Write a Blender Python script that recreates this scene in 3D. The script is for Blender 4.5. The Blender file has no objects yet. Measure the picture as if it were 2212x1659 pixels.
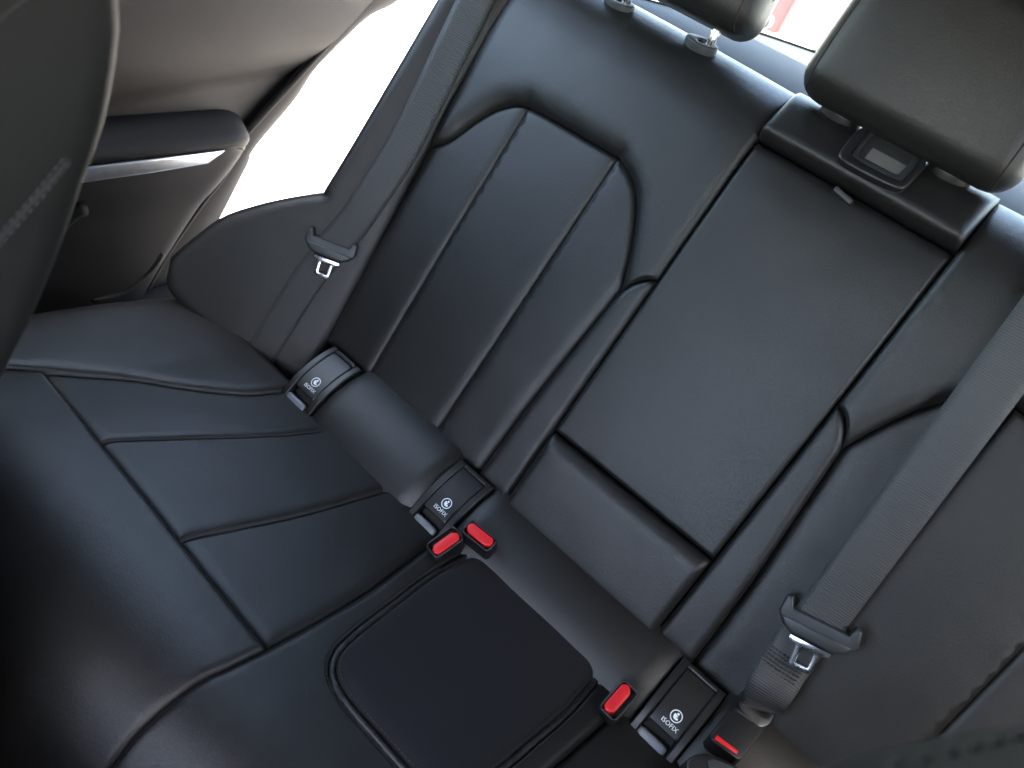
import bpy, bmesh, math, random
import numpy as np
from mathutils import Vector, Matrix, noise
from mathutils.geometry import delaunay_2d_cdt

random.seed(3)
sc = bpy.context.scene
COL = sc.collection

# ------------------------------------------------------------------ camera
# pixel frame of the photograph used for measuring: 2212 x 1659
PW, PH, FPX = 2212.0, 1659.0, 1717.0
RECLINE, CTILT = math.radians(28), math.radians(10)


def nz(v):
    return v / np.linalg.norm(v)


def ray_cam(p):
    return np.array([(p[0] - PW / 2) / FPX, (p[1] - PH / 2) / FPX, 1.0])


_X = -nz(ray_cam((-2329, -1966)))
_U = -nz(ray_cam((-2790, 6670)))
_U = nz(_U - _X * (_U @ _X))
_F = nz(np.cross(_X, _U))
_Z = math.cos(RECLINE) * _U + math.sin(RECLINE) * _F
_Y = math.sin(RECLINE) * _U - math.cos(RECLINE) * _F
RWC = np.array([_X, _Y, _Z])                      # world from camera
CAM = np.array([0.1767, -0.6535, 0.8563])         # metres from the seat's inner corner line

cam_d = bpy.data.cameras.new('camera')
cam_d.sensor_width = 36.0
cam_d.lens = 36.0 * FPX / PW
cam_d.clip_start = 0.01
cam_d.clip_end = 400
cam = bpy.data.objects.new('camera', cam_d)
COL.objects.link(cam)
M = Matrix(((RWC[0, 0], -RWC[0, 1], -RWC[0, 2], CAM[0]),
            (RWC[1, 0], -RWC[1, 1], -RWC[1, 2], CAM[1]),
            (RWC[2, 0], -RWC[2, 1], -RWC[2, 2], CAM[2]),
            (0, 0, 0, 1)))
cam.matrix_world = M
cam_d.dof.use_dof = True
cam_d.dof.focus_distance = 1.05
cam_d.dof.aperture_fstop = 5.0
sc.camera = cam

# ------------------------------------------------------------------ light
SUN_TO = Vector((0.28, -0.25, 0.93)).normalized()       # direction towards the sun
world = bpy.data.worlds.new('World')
sc.world = world
world.use_nodes = True
wn = world.node_tree.nodes
sky = wn.new('ShaderNodeTexSky')
sky.sky_type = 'NISHITA'
sky.sun_disc = False
sky.dust_density = 3.0
sky.ozone_density = 0.8
sky.sun_elevation = math.asin(SUN_TO.z)
sky.sun_rotation = math.atan2(SUN_TO.x, SUN_TO.y)
bg = wn['Background']
bg.inputs['Strength'].default_value = 0.15
world.node_tree.links.new(sky.outputs['Color'], bg.inputs['Color'])
sun_d = bpy.data.lights.new('sun', 'SUN')
sun_d.energy = 2.1
sun_d.angle = math.radians(0.5)
sun_d.color = (1.0, 0.95, 0.88)
sun = bpy.data.objects.new('sun', sun_d)
COL.objects.link(sun)
sun.rotation_euler = SUN_TO.to_track_quat('Z', 'Y').to_euler()

sc.view_settings.view_transform = 'Standard'
sc.view_settings.look = 'None'
sc.view_settings.gamma = 1.0
sc.view_settings.use_curve_mapping = False
sc.view_settings.exposure = 4.4
sc.view_settings.use_white_balance = True          # camera set for shade
sc.view_settings.white_balance_temperature = 7400
sc.render.engine = 'CYCLES'
sc.cycles.use_denoising = True
sc.cycles.max_bounces = 8
sc.cycles.diffuse_bounces = 5
sc.cycles.glossy_bounces = 4
sc.cycles.transparent_max_bounces = 8
sc.cycles.caustics_reflective = False
sc.cycles.caustics_refractive = False
sc.cycles.sample_clamp_indirect = 6.0

# ------------------------------------------------------------------ frames
UW = np.array([0, math.sin(RECLINE), math.cos(RECLINE)])      # up along the backrest
FW = np.array([0, -math.cos(RECLINE), math.sin(RECLINE)])     # out of the backrest
CF = np.array([0, -math.cos(CTILT), math.sin(CTILT)])         # forward along the cushion
CN = np.array([0, math.sin(CTILT), math.cos(CTILT)])          # up out of the cushion
EX = np.array([1.0, 0, 0])
BE = math.radians(30)
S0 = np.array([-0.54, 0, 0])
SN = math.cos(BE) * FW + math.sin(BE) * EX                    # side bolster face
SE = -math.cos(BE) * EX + math.sin(BE) * FW


class Frame:
    def __init__(s, o, a, b, n):
        s.o, s.a, s.b, s.n = (np.array(v, float) for v in (o, a, b, n))

    def __call__(s, p, q, h=0.0):
        return s.o + np.multiply.outer(np.asarray(p, float), s.a) + np.multiply.outer(np.asarray(q, float), s.b) + np.multiply.outer(np.asarray(h, float) + 0 * np.asarray(p, float), s.n)

    def px(s, p, off=0.0):
        """photo pixel -> coordinates on this frame's plane raised by off"""
        r = RWC @ ray_cam(p)
        t = (s.n @ s.o + off - s.n @ CAM) / (s.n @ r)
        d = CAM + r * t - s.o
        return float(d @ s.a), float(d @ s.b)

    def wpx(s, p, off=0.0):
        a, b = s.px(p, off)
        return s.o + a * s.a + b * s.b + off * s.n


BK = Frame((0, 0, 0), EX, UW, FW)
CU = Frame((0, 0, 0), EX, CF, CN)
SB = Frame(S0, SE, UW, SN)

# ------------------------------------------------------------------ materials
def new_mat(name):
    m = bpy.data.materials.new(name)
    m.use_nodes = True
    return m, m.node_tree.nodes, m.node_tree.links, m.node_tree.nodes['Principled BSDF']


def ramp(n, l, fac, c0, c1, p0=0.3, p1=0.7):
    r = n.new('ShaderNodeValToRGB')
    r.color_ramp.elements[0].position = p0
    r.color_ramp.elements[1].position = p1
    r.color_ramp.elements[0].color = (*c0, 1)
    r.color_ramp.elements[1].color = (*c1, 1)
    l.new(fac, r.inputs['Fac'])
    return r


def leather(name, col, rough=0.46, grain=700.0, bump=0.34, spec=0.5, sheen=0.0):
    m, n, l, b = new_mat(name)
    tc = n.new('ShaderNodeTexCoord')
    vo = n.new('ShaderNodeTexVoronoi')
    vo.feature = 'DISTANCE_TO_EDGE'
    vo.inputs['Scale'].default_value = grain
    l.new(tc.outputs['Object'], vo.inputs['Vector'])
    n1 = n.new('ShaderNodeTexNoise')
    n1.inputs['Scale'].default_value = 7.0
    n1.inputs['Detail'].default_value = 5.0
    l.new(tc.outputs['Object'], n1.inputs['Vector'])
    n2 = n.new('ShaderNodeTexNoise')
    n2.inputs['Scale'].default_value = 420.0
    n2.inputs['Detail'].default_value = 2.0
    l.new(tc.outputs['Object'], n2.inputs['Vector'])
    c = np.array(col)
    r = ramp(n, l, n1.outputs['Fac'], tuple(c * 0.88), tuple(c * 1.12))
    l.new(r.outputs['Color'], b.inputs['Base Color'])
    mr = n.new('ShaderNodeMapRange')
    mr.inputs['To Min'].default_value = rough - 0.05
    mr.inputs['To Max'].default_value = rough + 0.08
    l.new(n1.outputs['Fac'], mr.inputs['Value'])
    l.new(mr.outputs['Result'], b.inputs['Roughness'])
    b.inputs['Specular IOR Level'].default_value = spec
    b1 = n.new('ShaderNodeBump')
    b1.inputs['Strength'].default_value = bump
    b1.inputs['Distance'].default_value = 0.0009
    l.new(vo.outputs['Distance'], b1.inputs['Height'])
    b2 = n.new('ShaderNodeBump')
    b2.inputs['Strength'].default_value = bump * 0.7
    b2.inputs['Distance'].default_value = 0.0006
    l.new(n2.outputs['Fac'], b2.inputs['Height'])
    l.new(b1.outputs['Normal'], b2.inputs['Normal'])
    l.new(b2.outputs['Normal'], b.inputs['Normal'])
    if sheen:
        b.inputs['Sheen Weight'].default_value = sheen
        b.inputs['Sheen Roughness'].default_value = 0.4
    return m


def plain(name, col, rough=0.5, metal=0.0, spec=0.5, noise_scale=60.0, var=0.1, bump=0.05):
    m, n, l, b = new_mat(name)
    tc = n.new('ShaderNodeTexCoord')
    n1 = n.new('ShaderNodeTexNoise')
    n1.inputs['Scale'].default_value = noise_scale
    n1.inputs['Detail'].default_value = 4.0
    l.new(tc.outputs['Object'], n1.inputs['Vector'])
    c = np.array(col)
    r = ramp(n, l, n1.outputs['Fac'], tuple(np.clip(c * (1 - var), 0, 1)), tuple(np.clip(c * (1 + var), 0, 1)))
    l.new(r.outputs['Color'], b.inputs['Base Color'])
    b.inputs['Roughness'].default_value = rough
    b.inputs['Metallic'].default_value = metal
    b.inputs['Specular IOR Level'].default_value = spec
    if bump:
        bp = n.new('ShaderNodeBump')
        bp.inputs['Strength'].default_value = bump
        bp.inputs['Distance'].default_value = 0.001
        n2 = n.new('ShaderNodeTexNoise')
        n2.inputs['Scale'].default_value = noise_scale * 15
        l.new(tc.outputs['Object'], n2.inputs['Vector'])
        l.new(n2.outputs['Fac'], bp.inputs['Height'])
        l.new(bp.outputs['Normal'], b.inputs['Normal'])
    return m


def webbing(name, col):
    """woven belt: UV x = metres across, y = metres along"""
    m, n, l, b = new_mat(name)
    uv = n.new('ShaderNodeUVMap')
    w1 = n.new('ShaderNodeTexWave')
    w1.wave_type = 'BANDS'
    w1.bands_direction = 'Y'
    w1.inputs['Scale'].default_value = 105.0
    w1.inputs['Distortion'].default_value = 0.4
    l.new(uv.outputs['UV'], w1.inputs['Vector'])
    w2 = n.new('ShaderNodeTexWave')
    w2.wave_type = 'BANDS'
    w2.bands_direction = 'X'
    w2.inputs['Scale'].default_value = 210.0
    l.new(uv.outputs['UV'], w2.inputs['Vector'])
    mx = n.new('ShaderNodeMath')
    mx.operation = 'MULTIPLY'
    l.new(w1.outputs['Fac'], mx.inputs[0])
    l.new(w2.outputs['Fac'], mx.inputs[1])
    c = np.array(col)
    r = ramp(n, l, mx.outputs[0], tuple(c * 0.72), tuple(c * 1.25), 0.0, 0.8)
    l.new(r.outputs['Color'], b.inputs['Base Color'])
    b.inputs['Roughness'].default_value = 0.42
    b.inputs['Specular IOR Level'].default_value = 0.75
    bp = n.new('ShaderNodeBump')
    bp.inputs['Strength'].default_value = 0.8
    bp.inputs['Distance'].default_value = 0.0007
    l.new(mx.outputs[0], bp.inputs['Height'])
    l.new(bp.outputs['Normal'], b.inputs['Normal'])
    return m


def glass_mat(name='window_glass', tint=(0.80, 0.88, 0.86)):
    m = bpy.data.materials.new(name)
    m.use_nodes = True
    n, l = m.node_tree.nodes, m.node_tree.links
    n.clear()
    out = n.new('ShaderNodeOutputMaterial')
    tr = n.new('ShaderNodeBsdfTransparent')
    tr.inputs['Color'].default_value = (*tint, 1)
    gl = n.new('ShaderNodeBsdfGlossy')
    gl.inputs['Roughness'].default_value = 0.02
    mx = n.new('ShaderNodeMixShader')
    mx.inputs[0].default_value = 0.07
    l.new(tr.outputs[0], mx.inputs[1])
    l.new(gl.outputs[0], mx.inputs[2])
    l.new(mx.outputs[0], out.inputs['Surface'])
    return m


MT = {
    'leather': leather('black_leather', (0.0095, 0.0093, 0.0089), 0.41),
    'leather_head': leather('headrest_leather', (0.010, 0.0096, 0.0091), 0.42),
    'leather_cush_shaded': leather('cushion_leather_shaded', (0.0075, 0.0073, 0.0070), 0.39),  # same leather as the backrests, darkened for the shade on the cushion
    'pad': leather('pad_fabric', (0.008, 0.008, 0.0095), 0.80, 1500.0, 0.35, 0.25, 0.05),
    'front_leather': leather('front_seat_leather', (0.0095, 0.0093, 0.0088), 0.60, 700.0, 0.3, 0.25),
    'black': plain('black_fill', (0.008, 0.008, 0.008), 0.8),  # near-black fill that makes seat gaps read as deep shade
    'thread': plain('grey_thread', (0.035, 0.036, 0.038), 0.7),
    'dark_thread': plain('black_thread', (0.010, 0.010, 0.010), 0.8),
    'plastic': plain('satin_black_plastic', (0.009, 0.009, 0.0095), 0.38, bump=0.08),
    'plastic_grey': plain('grey_plastic', (0.024, 0.026, 0.029), 0.45, bump=0.1),
    'plastic_pale': plain('pale_plastic', (0.12, 0.135, 0.15), 0.4),
    'red': plain('red_button_plastic', (0.62, 0.012, 0.018), 0.42, bump=0.08, var=0.06),
    'metal': plain('bright_steel', (0.78, 0.80, 0.84), 0.22, 1.0, bump=0.03),
    'steel_shaded': plain('anchor_steel_shaded', (0.20, 0.21, 0.22), 0.30, 1.0, bump=0.03),  # steel darkened to carry the shade on the anchor plate
    'stowed': plain('stowed_belt', (0.09, 0.085, 0.08), 0.7),
    'alu': plain('satin_aluminium', (0.42, 0.45, 0.49), 0.36, 1.0, bump=0.03),
    'print': plain('white_print', (0.72, 0.80, 0.82), 0.6, var=0.08),
    'belt': webbing('belt_webbing', (0.018, 0.018, 0.018)),
    'door': leather('door_panel_skin', (0.0072, 0.0056, 0.0051), 0.65, 1300.0, 0.3, 0.3),
    'door_dark': leather('door_lower_skin', (0.0035, 0.0035, 0.004), 0.62, 900.0, 0.3, 0.12),
    'rubber': plain('rubber_seal', (0.006, 0.005, 0.0045), 0.75, 0.0, 0.25),
    'shelf': leather('shelf_fabric_sky_blue', (0.034, 0.044, 0.056), 0.85, 1500.0, 0.4),  # blue of the sky put into the fabric colour
    'shade_lining': plain('shade_lining_fabric', (0.045, 0.045, 0.045), 0.9),  # dark lining of the unseen roof, keeps bounce off the cushion
    'carpet': plain('floor_carpet', (0.008, 0.008, 0.008), 0.95),
    'concrete': plain('pale_concrete', (0.55, 0.53, 0.50), 0.9, noise_scale=3.0, var=0.15),
    'glass': glass_mat(),
    'dimming': glass_mat('dimming_glass', (0.40, 0.43, 0.42)),  # tint invented to dim the unseen right side window
    'frit': plain('black_glass_edge', (0.02, 0.02, 0.022), 0.3),
    'carpaint': plain('white_car_paint', (0.72, 0.73, 0.74), 0.3),
    'tail': plain('red_tail_lamp', (0.45, 0.02, 0.02), 0.3),
    'tyre': plain('tyre_rubber', (0.02, 0.02, 0.02), 0.8),
    'carglass': plain('dark_car_glass', (0.05, 0.06, 0.07), 0.1),
}

# ------------------------------------------------------------------ object helpers
def link(name, me, mat, parent=None):
    o = bpy.data.objects.new(name, me)
    COL.objects.link(o)
    if mat is not None:
        me.materials.append(MT[mat] if isinstance(mat, str) else mat)
    if parent is not None:
        o.parent = parent
        o.matrix_parent_inverse = parent.matrix_world.inverted()
    return o


def mesh(name, verts, faces, mat, parent=None, smooth=True, uvs=None):
    me = bpy.data.meshes.new(name)
    me.from_pydata([tuple(map(float, v)) for v in verts], [], [tuple(map(int, f)) for f in faces])
    me.validate()
    if smooth:
        me.polygons.foreach_set('use_smooth', [True] * len(me.polygons))
    if uvs is not None:
        lay = me.uv_layers.new(name='UVMap')
        li = np.zeros(len(me.loops), dtype=np.int32)
        me.loops.foreach_get('vertex_index', li)
        lay.data.foreach_set('uv', np.asarray(uvs, np.float32)[li].ravel())
    me.update()
    return link(name, me, mat, parent)


def bmobj(name, bm, mat, parent=None, smooth=True, auto=None):
    bmesh.ops.recalc_face_normals(bm, faces=bm.faces)
    me = bpy.data.meshes.new(name)
    bm.to_mesh(me)
    bm.free()
    if smooth:
        me.polygons.foreach_set('use_smooth', [True] * len(me.polygons))
        if auto is not None:
            me.set_sharp_from_angle(angle=math.radians(auto))
    return link(name, me, mat, parent)


def empty(name, loc, label=None, cat=None, group=None):
    o = bpy.data.objects.new(name, None)
    COL.objects.link(o)
    o.location = Vector([float(c) for c in loc])
    o.empty_display_size = 0.02
    bpy.context.view_layer.update()
    if label:
        tag(o, label, cat, group)
    return o


def tag(o, label=None, cat=None, group=None, kind=None):
    if label:
        o['label'] = label
    if cat:
        o['category'] = cat
    if group:
        o['group'] = group
    if kind:
        o['kind'] = kind
    return o


def spline(pts, step=0.004, closed=False):
    """Catmull-Rom through points, resampled by arc length"""
    P = np.array(pts, float)
    n = len(P)
    if n == 2:
        L = np.linalg.norm(P[1] - P[0])
        k = max(2, int(L / step) + 1)
        return P[0] + np.linspace(0, 1, k)[:, None] * (P[1] - P[0])
    out = []
    segs = n if closed else n - 1
    for i in range(segs):
        if closed:
            p0, p1, p2, p3 = P[(i - 1) % n], P[i], P[(i + 1) % n], P[(i + 2) % n]
        else:
            p1, p2 = P[i], P[i + 1]
            p0 = P[i - 1] if i > 0 else 2 * p1 - p2
            p3 = P[i + 2] if i + 2 < n else 2 * p2 - p1
        t = np.linspace(0, 1, 24, endpoint=False)[:, None]
        out.append(0.5 * (2 * p1 + (p2 - p0) * t + (2 * p0 - 5 * p1 + 4 * p2 - p3) * t ** 2 + (3 * p1 - p0 - 3 * p2 + p3) * t ** 3))
    out = np.vstack(out + ([P[:1]] if closed else [P[-1:]]))
    d = np.r_[0, np.cumsum(np.linalg.norm(np.diff(out, axis=0), axis=1))]
    k = max(3, int(d[-1] / step) + 1)
    s = np.linspace(0, d[-1], k)
    r = np.stack([np.interp(s, d, out[:, j]) for j in range(P.shape[1])], 1)
    return r[:-1] if closed else r


def seg_dist(P, poly):
    A, B = poly[:-1], poly[1:]
    best = np.full(len(P), 1e9)
    for a, b in zip(A, B):
        ab = b - a
        L2 = ab @ ab + 1e-15
        t = np.clip(((P - a) @ ab) / L2, 0, 1)
        d = np.hypot(P[:, 0] - a[0] - t * ab[0], P[:, 1] - a[1] - t * ab[1])
        np.minimum(best, d, out=best)
    return best


def inside(P, poly):
    x, y = P[:, 0], P[:, 1]
    r = np.zeros(len(P), bool)
    j = len(poly) - 1
    for i in range(len(poly)):
        xi, yi = poly[i]
        xj, yj = poly[j]
        c = ((yi > y) != (yj > y)) & (x < (xj - xi) * (y - yi) / (yj - yi + 1e-18) + xi)
        r ^= c
        j = i
    return r


def nz3(P, scale):
    return np.array([noise.noise(Vector((float(a) * scale, float(b) * scale, 3.7))) for a, b in P])


def panel(name, frame, groups, mat, parent, base=None, dome=0.0, grid=0.011, skirt=0.02, wrinkle=0.0007, step=0.0028, gap=0.0004):
    """One upholstered panel. groups: closed chain of (points, w, depth): the edge rolls
    down by depth over the width w."""
    gs = []
    for pts, w, dep in groups:
        gs.append((spline(pts, step), w, dep))
    ring = []
    for g, _, _ in gs:
        ring.extend(g[:-1])
    ring = np.array(ring)
    # drop coincident points
    keep = [0]
    for i in range(1, len(ring)):
        if np.linalg.norm(ring[i] - ring[keep[-1]]) > 4e-4:
            keep.append(i)
    if np.linalg.norm(ring[keep[-1]] - ring[0]) < 4e-4:
        keep.pop()
    ring = ring[keep]
    area = 0.5 * np.sum(ring[:, 0] * np.roll(ring[:, 1], -1) - np.roll(ring[:, 0], -1) * ring[:, 1])
    if area < 0:
        ring = ring[::-1]
        gs = [(g[::-1], w, dp) for g, w, dp in gs]
    if gap:
        tg = np.roll(ring, -1, 0) - np.roll(ring, 1, 0)
        tg /= np.linalg.norm(tg, axis=1)[:, None] + 1e-12
        ring = ring + np.stack([-tg[:, 1], tg[:, 0]], 1) * gap
    closed = np.vstack([ring, ring[:1]])
    cand = []
    for g, w, dep in gs:
        tng = np.gradient(g, axis=0)
        tng /= np.linalg.norm(tng, axis=1)[:, None] + 1e-12
        nrm = np.stack([-tng[:, 1], tng[:, 0]], 1)
        for k, lv in enumerate((0.03, 0.09, 0.18, 0.30, 0.45, 0.63, 0.83, 1.05)):
            d = max(lv * w, 0.0005)
            st = 1 if d < 0.012 else (2 if d < 0.03 else 3)
            q = g[::st] + nrm[::st] * d
            if len(q):
                dm = seg_dist(q, closed)
                cand.append(q[(dm > 0.9 * d - 1e-6)])
    lo, hi = ring.min(0), ring.max(0)
    gx, gy = np.meshgrid(np.arange(lo[0], hi[0], grid), np.arange(lo[1], hi[1], grid))
    gx = gx + (np.arange(gx.shape[0]) % 2)[:, None] * grid * 0.5
    q = np.stack([gx.ravel(), gy.ravel()], 1)
    q = q[inside(q, ring)]
    q = q[seg_dist(q, closed) > 0.35 * grid]
    cand.append(q)
    C = np.vstack(cand)
    C = C[inside(C, ring)]
    C = C[seg_dist(C, closed) > 0.0003]
    # thin out near-duplicates
    key = np.round(C / 0.0008).astype(int)
    _, ui = np.unique(key, axis=0, return_index=True)
    C = C[np.sort(ui)]
    allp = np.vstack([ring, C])
    nr = len(ring)
    ve, _, fa, _, _, _ = delaunay_2d_cdt([Vector((float(a), float(b))) for a, b in allp],
                                         [(i, (i + 1) % nr) for i in range(nr)], [list(range(nr))], 1, 1e-6)
    V = np.array([[v.x, v.y] for v in ve])
    h = np.zeros(len(V)) if base is None else base(V[:, 0], V[:, 1])
    if dome:
        dm = seg_dist(V, closed)
        h = h + dome * (1 - np.exp(-dm / 0.04))
    drop = np.zeros(len(V))
    for g, w, dep in gs:
        d = seg_dist(V, g)
        t = np.clip(1 - d / w, 0, 1)
        f = dep * (1 - np.sqrt(np.maximum(0, 1 - t ** 2 * 0.985)))
        drop = np.sqrt(drop ** 2 + f ** 2)
    h = h - drop
    if wrinkle:
        h = h + wrinkle * (nz3(V, 16) + 0.5 * nz3(V, 41))
    Wd = frame(V[:, 0], V[:, 1], h)
    faces = [tuple(f) for f in fa]
    # skirt
    cnt = {}
    for f in faces:
        for a, b in zip(f, f[1:] + f[:1]):
            cnt[(a, b)] = cnt.get((a, b), 0) + 1
    bd = [(a, b) for (a, b) in cnt if (b, a) not in cnt]
    idx = {}
    low = []
    for e in bd:
        for a in e:
            if a not in idx:
                idx[a] = len(Wd) + len(low)
                low.append(frame(V[a, 0], V[a, 1], h[a] - skirt))
    for a, b in bd:
        faces.append((b, a, idx[a], idx[b]))
    return mesh(name, np.vstack([Wd, np.array(low)]), faces, mat, parent)


def tube(name, pts, r, mat, parent=None, seg=8, caps=True):
    P = [Vector([float(c) for c in p]) for p in pts]
    bm = bmesh.new()
    rings = []
    up = None
    for i, p in enumerate(P):
        t = (P[min(i + 1, len(P) - 1)] - P[max(i - 1, 0)]).normalized()
        if up is None:
            up = t.orthogonal().normalized()
        up = (up - t * up.dot(t)).normalized()
        s = t.cross(up)
        rr = r(i / (len(P) - 1)) if callable(r) else r
        rings.append([bm.verts.new(p + (up * math.cos(a) + s * math.sin(a)) * rr) for a in [2 * math.pi * k / seg for k in range(seg)]])
    for a, b in zip(rings[:-1], rings[1:]):
        for k in range(seg):
            bm.faces.new((a[k], a[(k + 1) % seg], b[(k + 1) % seg], b[k]))
    if caps:
        bm.faces.new(rings[0][::-1])
        bm.faces.new(rings[-1])
    return bmobj(name, bm, mat, parent)


def prism(name, outline, frame, h0, h1, mat, parent=None, bevel=0.0, holes=None, smooth=True, seg=2):
    """flat outline (a, b) in a frame, solid between heights h0 and h1, front edges bevelled"""
    O = [Vector((float(a), float(b), 0)) for a, b in outline]
    pts = list(O)
    edges = [(i, (i + 1) % len(O)) for i in range(len(O))]
    for hl in holes or []:
        k = len(pts)
        pts += [Vector((float(a), float(b), 0)) for a, b in hl]
        edges += [(k + i, k + (i + 1) % len(hl)) for i in range(len(hl))]
    ve, _, fa, _, _, _ = delaunay_2d_cdt([Vector((p.x, p.y)) for p in pts], edges, [], 2 if holes else 1, 1e-7)
    if holes:
        # keep triangles inside the outline and outside the holes
        oo = np.array([[p.x, p.y] for p in O])
        cc = np.array([[sum(ve[i].x for i in f) / len(f), sum(ve[i].y for i in f) / len(f)] for f in fa])
        ok = inside(cc, oo)
        for hl in holes:
            ok &= ~inside(cc, np.array(hl, float))
        fa = [f for f, k in zip(fa, ok) if k]
    bm = bmesh.new()
    vs = [bm.verts.new((v.x, v.y, h1)) for v in ve]
    fs = [bm.faces.new([vs[i] for i in f]) for f in fa]
    bmesh.ops.recalc_face_normals(bm, faces=fs)
    if fs and sum(f.normal.z for f in fs) < 0:
        bmesh.ops.reverse_faces(bm, faces=fs)
    ret = bmesh.ops.extrude_face_region(bm, geom=fs)
    nv = [g for g in ret['geom'] if isinstance(g, bmesh.types.BMVert)]
    # extrude keeps originals at the top as the base: move the new ones down
    for v in nv:
        v.co.z = h0
    bm.normal_update()
    bmesh.ops.recalc_face_normals(bm, faces=bm.faces)
    bmesh.ops.dissolve_limit(bm, angle_limit=0.02, verts=bm.verts, edges=bm.edges)
    if bevel:
        es = [e for e in bm.edges if e.is_manifold and e.calc_face_angle(0) > 0.6 and all(abs(v.co.z - h1) < 1e-6 for v in e.verts)]
        bmesh.ops.bevel(bm, geom=es, offset=bevel, segments=seg, profile=0.5, affect='EDGES')
    bm.normal_update()
    bmesh.ops.triangulate(bm, faces=[f for f in bm.faces if len(f.verts) > 4])
    for v in bm.verts:
        w = frame(v.co.x, v.co.y, v.co.z)
        v.co = Vector([float(c) for c in w])
    return bmobj(name, bm, mat, parent, smooth, 35 if smooth else None)


def ring_prism(name, outer, inner, frame, h0, h1, mat, parent=None, bev=0.0015, n=56, hin=None):
    """closed rim between two outlines with rounded top edges"""
    def rs(P):
        P = np.array(list(P) + [P[0]], float)
        c = (np.array(inner, float)).mean(0)
        d = np.r_[0, np.cumsum(np.linalg.norm(np.diff(P, axis=0), axis=1))]
        q = np.stack([np.interp(np.linspace(0, d[-1], 400, endpoint=False), d, P[:, j]) for j in range(2)], 1)
        a = np.unwrap(np.arctan2(q[:, 1] - c[1], q[:, 0] - c[0]))
        if a[-1] < a[0]:
            q, a = q[::-1], a[::-1]
        o = np.argsort(np.mod(a, 2 * np.pi))
        q, a = q[o], np.mod(a, 2 * np.pi)[o]
        aa = np.linspace(0, 2 * np.pi, n, endpoint=False)
        return np.stack([np.interp(aa, np.r_[a[-1] - 2 * np.pi, a, a[0] + 2 * np.pi], np.r_[q[-1, j], q[:, j], q[0, j]]) for j in range(2)], 1)
    A, B = rs(outer), rs(inner)
    hin = h0 if hin is None else hin
    wd = np.linalg.norm(A - B, axis=1)[:, None]
    k = np.minimum(bev / np.maximum(wd, 1e-6), 0.45)
    rows = [(A, h0), (A, h1 - bev), (A + (B - A) * k * 0.3, h1 - bev * 0.3), (A + (B - A) * k, h1), (B + (A - B) * k, h1), (B + (A - B) * k * 0.3, h1 - bev * 0.3), (B, h1 - bev), (B, hin)]
    V = np.vstack([frame(P[:, 0], P[:, 1], h) for P, h in rows])
    F = []
    for r in range(len(rows) - 1):
        for i in range(n):
            F.append((r * n + i, r * n + (i + 1) % n, (r + 1) * n + (i + 1) % n, (r + 1) * n + i))
    return mesh(name, V, F, mat, parent)


def rrect(cx, cy, w, h, r, n=5, ang=0.0):
    out = []
    for sx, sy, a0 in ((1, 1, 0), (-1, 1, 90), (-1, -1, 180), (1, -1, 270)):
        for k in range(n + 1):
            a = math.radians(a0 + 90 * k / n)
            out.append(((w / 2 - r) * sx + r * math.cos(a), (h / 2 - r) * sy + r * math.sin(a)))
    c, s = math.cos(ang), math.sin(ang)
    return [(cx + c * x - s * y, cy + s * x + c * y) for x, y in out]


def chaikin(pts, it=2, closed=True):
    P = [np.array(p, float) for p in pts]
    for _ in range(it):
        Q = []
        n = len(P)
        for i in range(n if closed else n - 1):
            a, b = P[i], P[(i + 1) % n]
            Q += [a * 0.75 + b * 0.25, a * 0.25 + b * 0.75]
        P = Q if closed else [P[0]] + Q + [P[-1]]
    return P


def stitches(name, pts, mat, parent, frame_pts=True, length=0.0035, pitch=0.0052, r=0.0006):
    """a row of sewn stitches along a 3D polyline, one part"""
    P = spline(pts, 0.001)
    L = np.r_[0, np.cumsum(np.linalg.norm(np.diff(P, axis=0), axis=1))]
    bm = bmesh.new()
    s = 0.0
    while s + length < L[-1]:
        a = Vector([np.interp(s, L, P[:, j]) for j in range(3)])
        b = Vector([np.interp(s + length, L, P[:, j]) for j in range(3)])
        t = (b - a).normalized()
        o = t.orthogonal().normalized()
        q = t.cross(o)
        ring = []
        for c, rr in ((a, 0.35), ((a + b) / 2, 1.0), (b, 0.35)):
            ring.append([bm.verts.new(c + (o * math.cos(x) + q * math.sin(x)) * r * rr) for x in (0, 1.57, 3.14, 4.71)])
        for u, w in zip(ring[:-1], ring[1:]):
            for k in range(4):
                bm.faces.new((u[k], u[(k + 1) % 4], w[(k + 1) % 4], w[k]))
        s += pitch
    o = bmobj(name, bm, mat, parent)
    return tag(o, kind='stuff')


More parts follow.
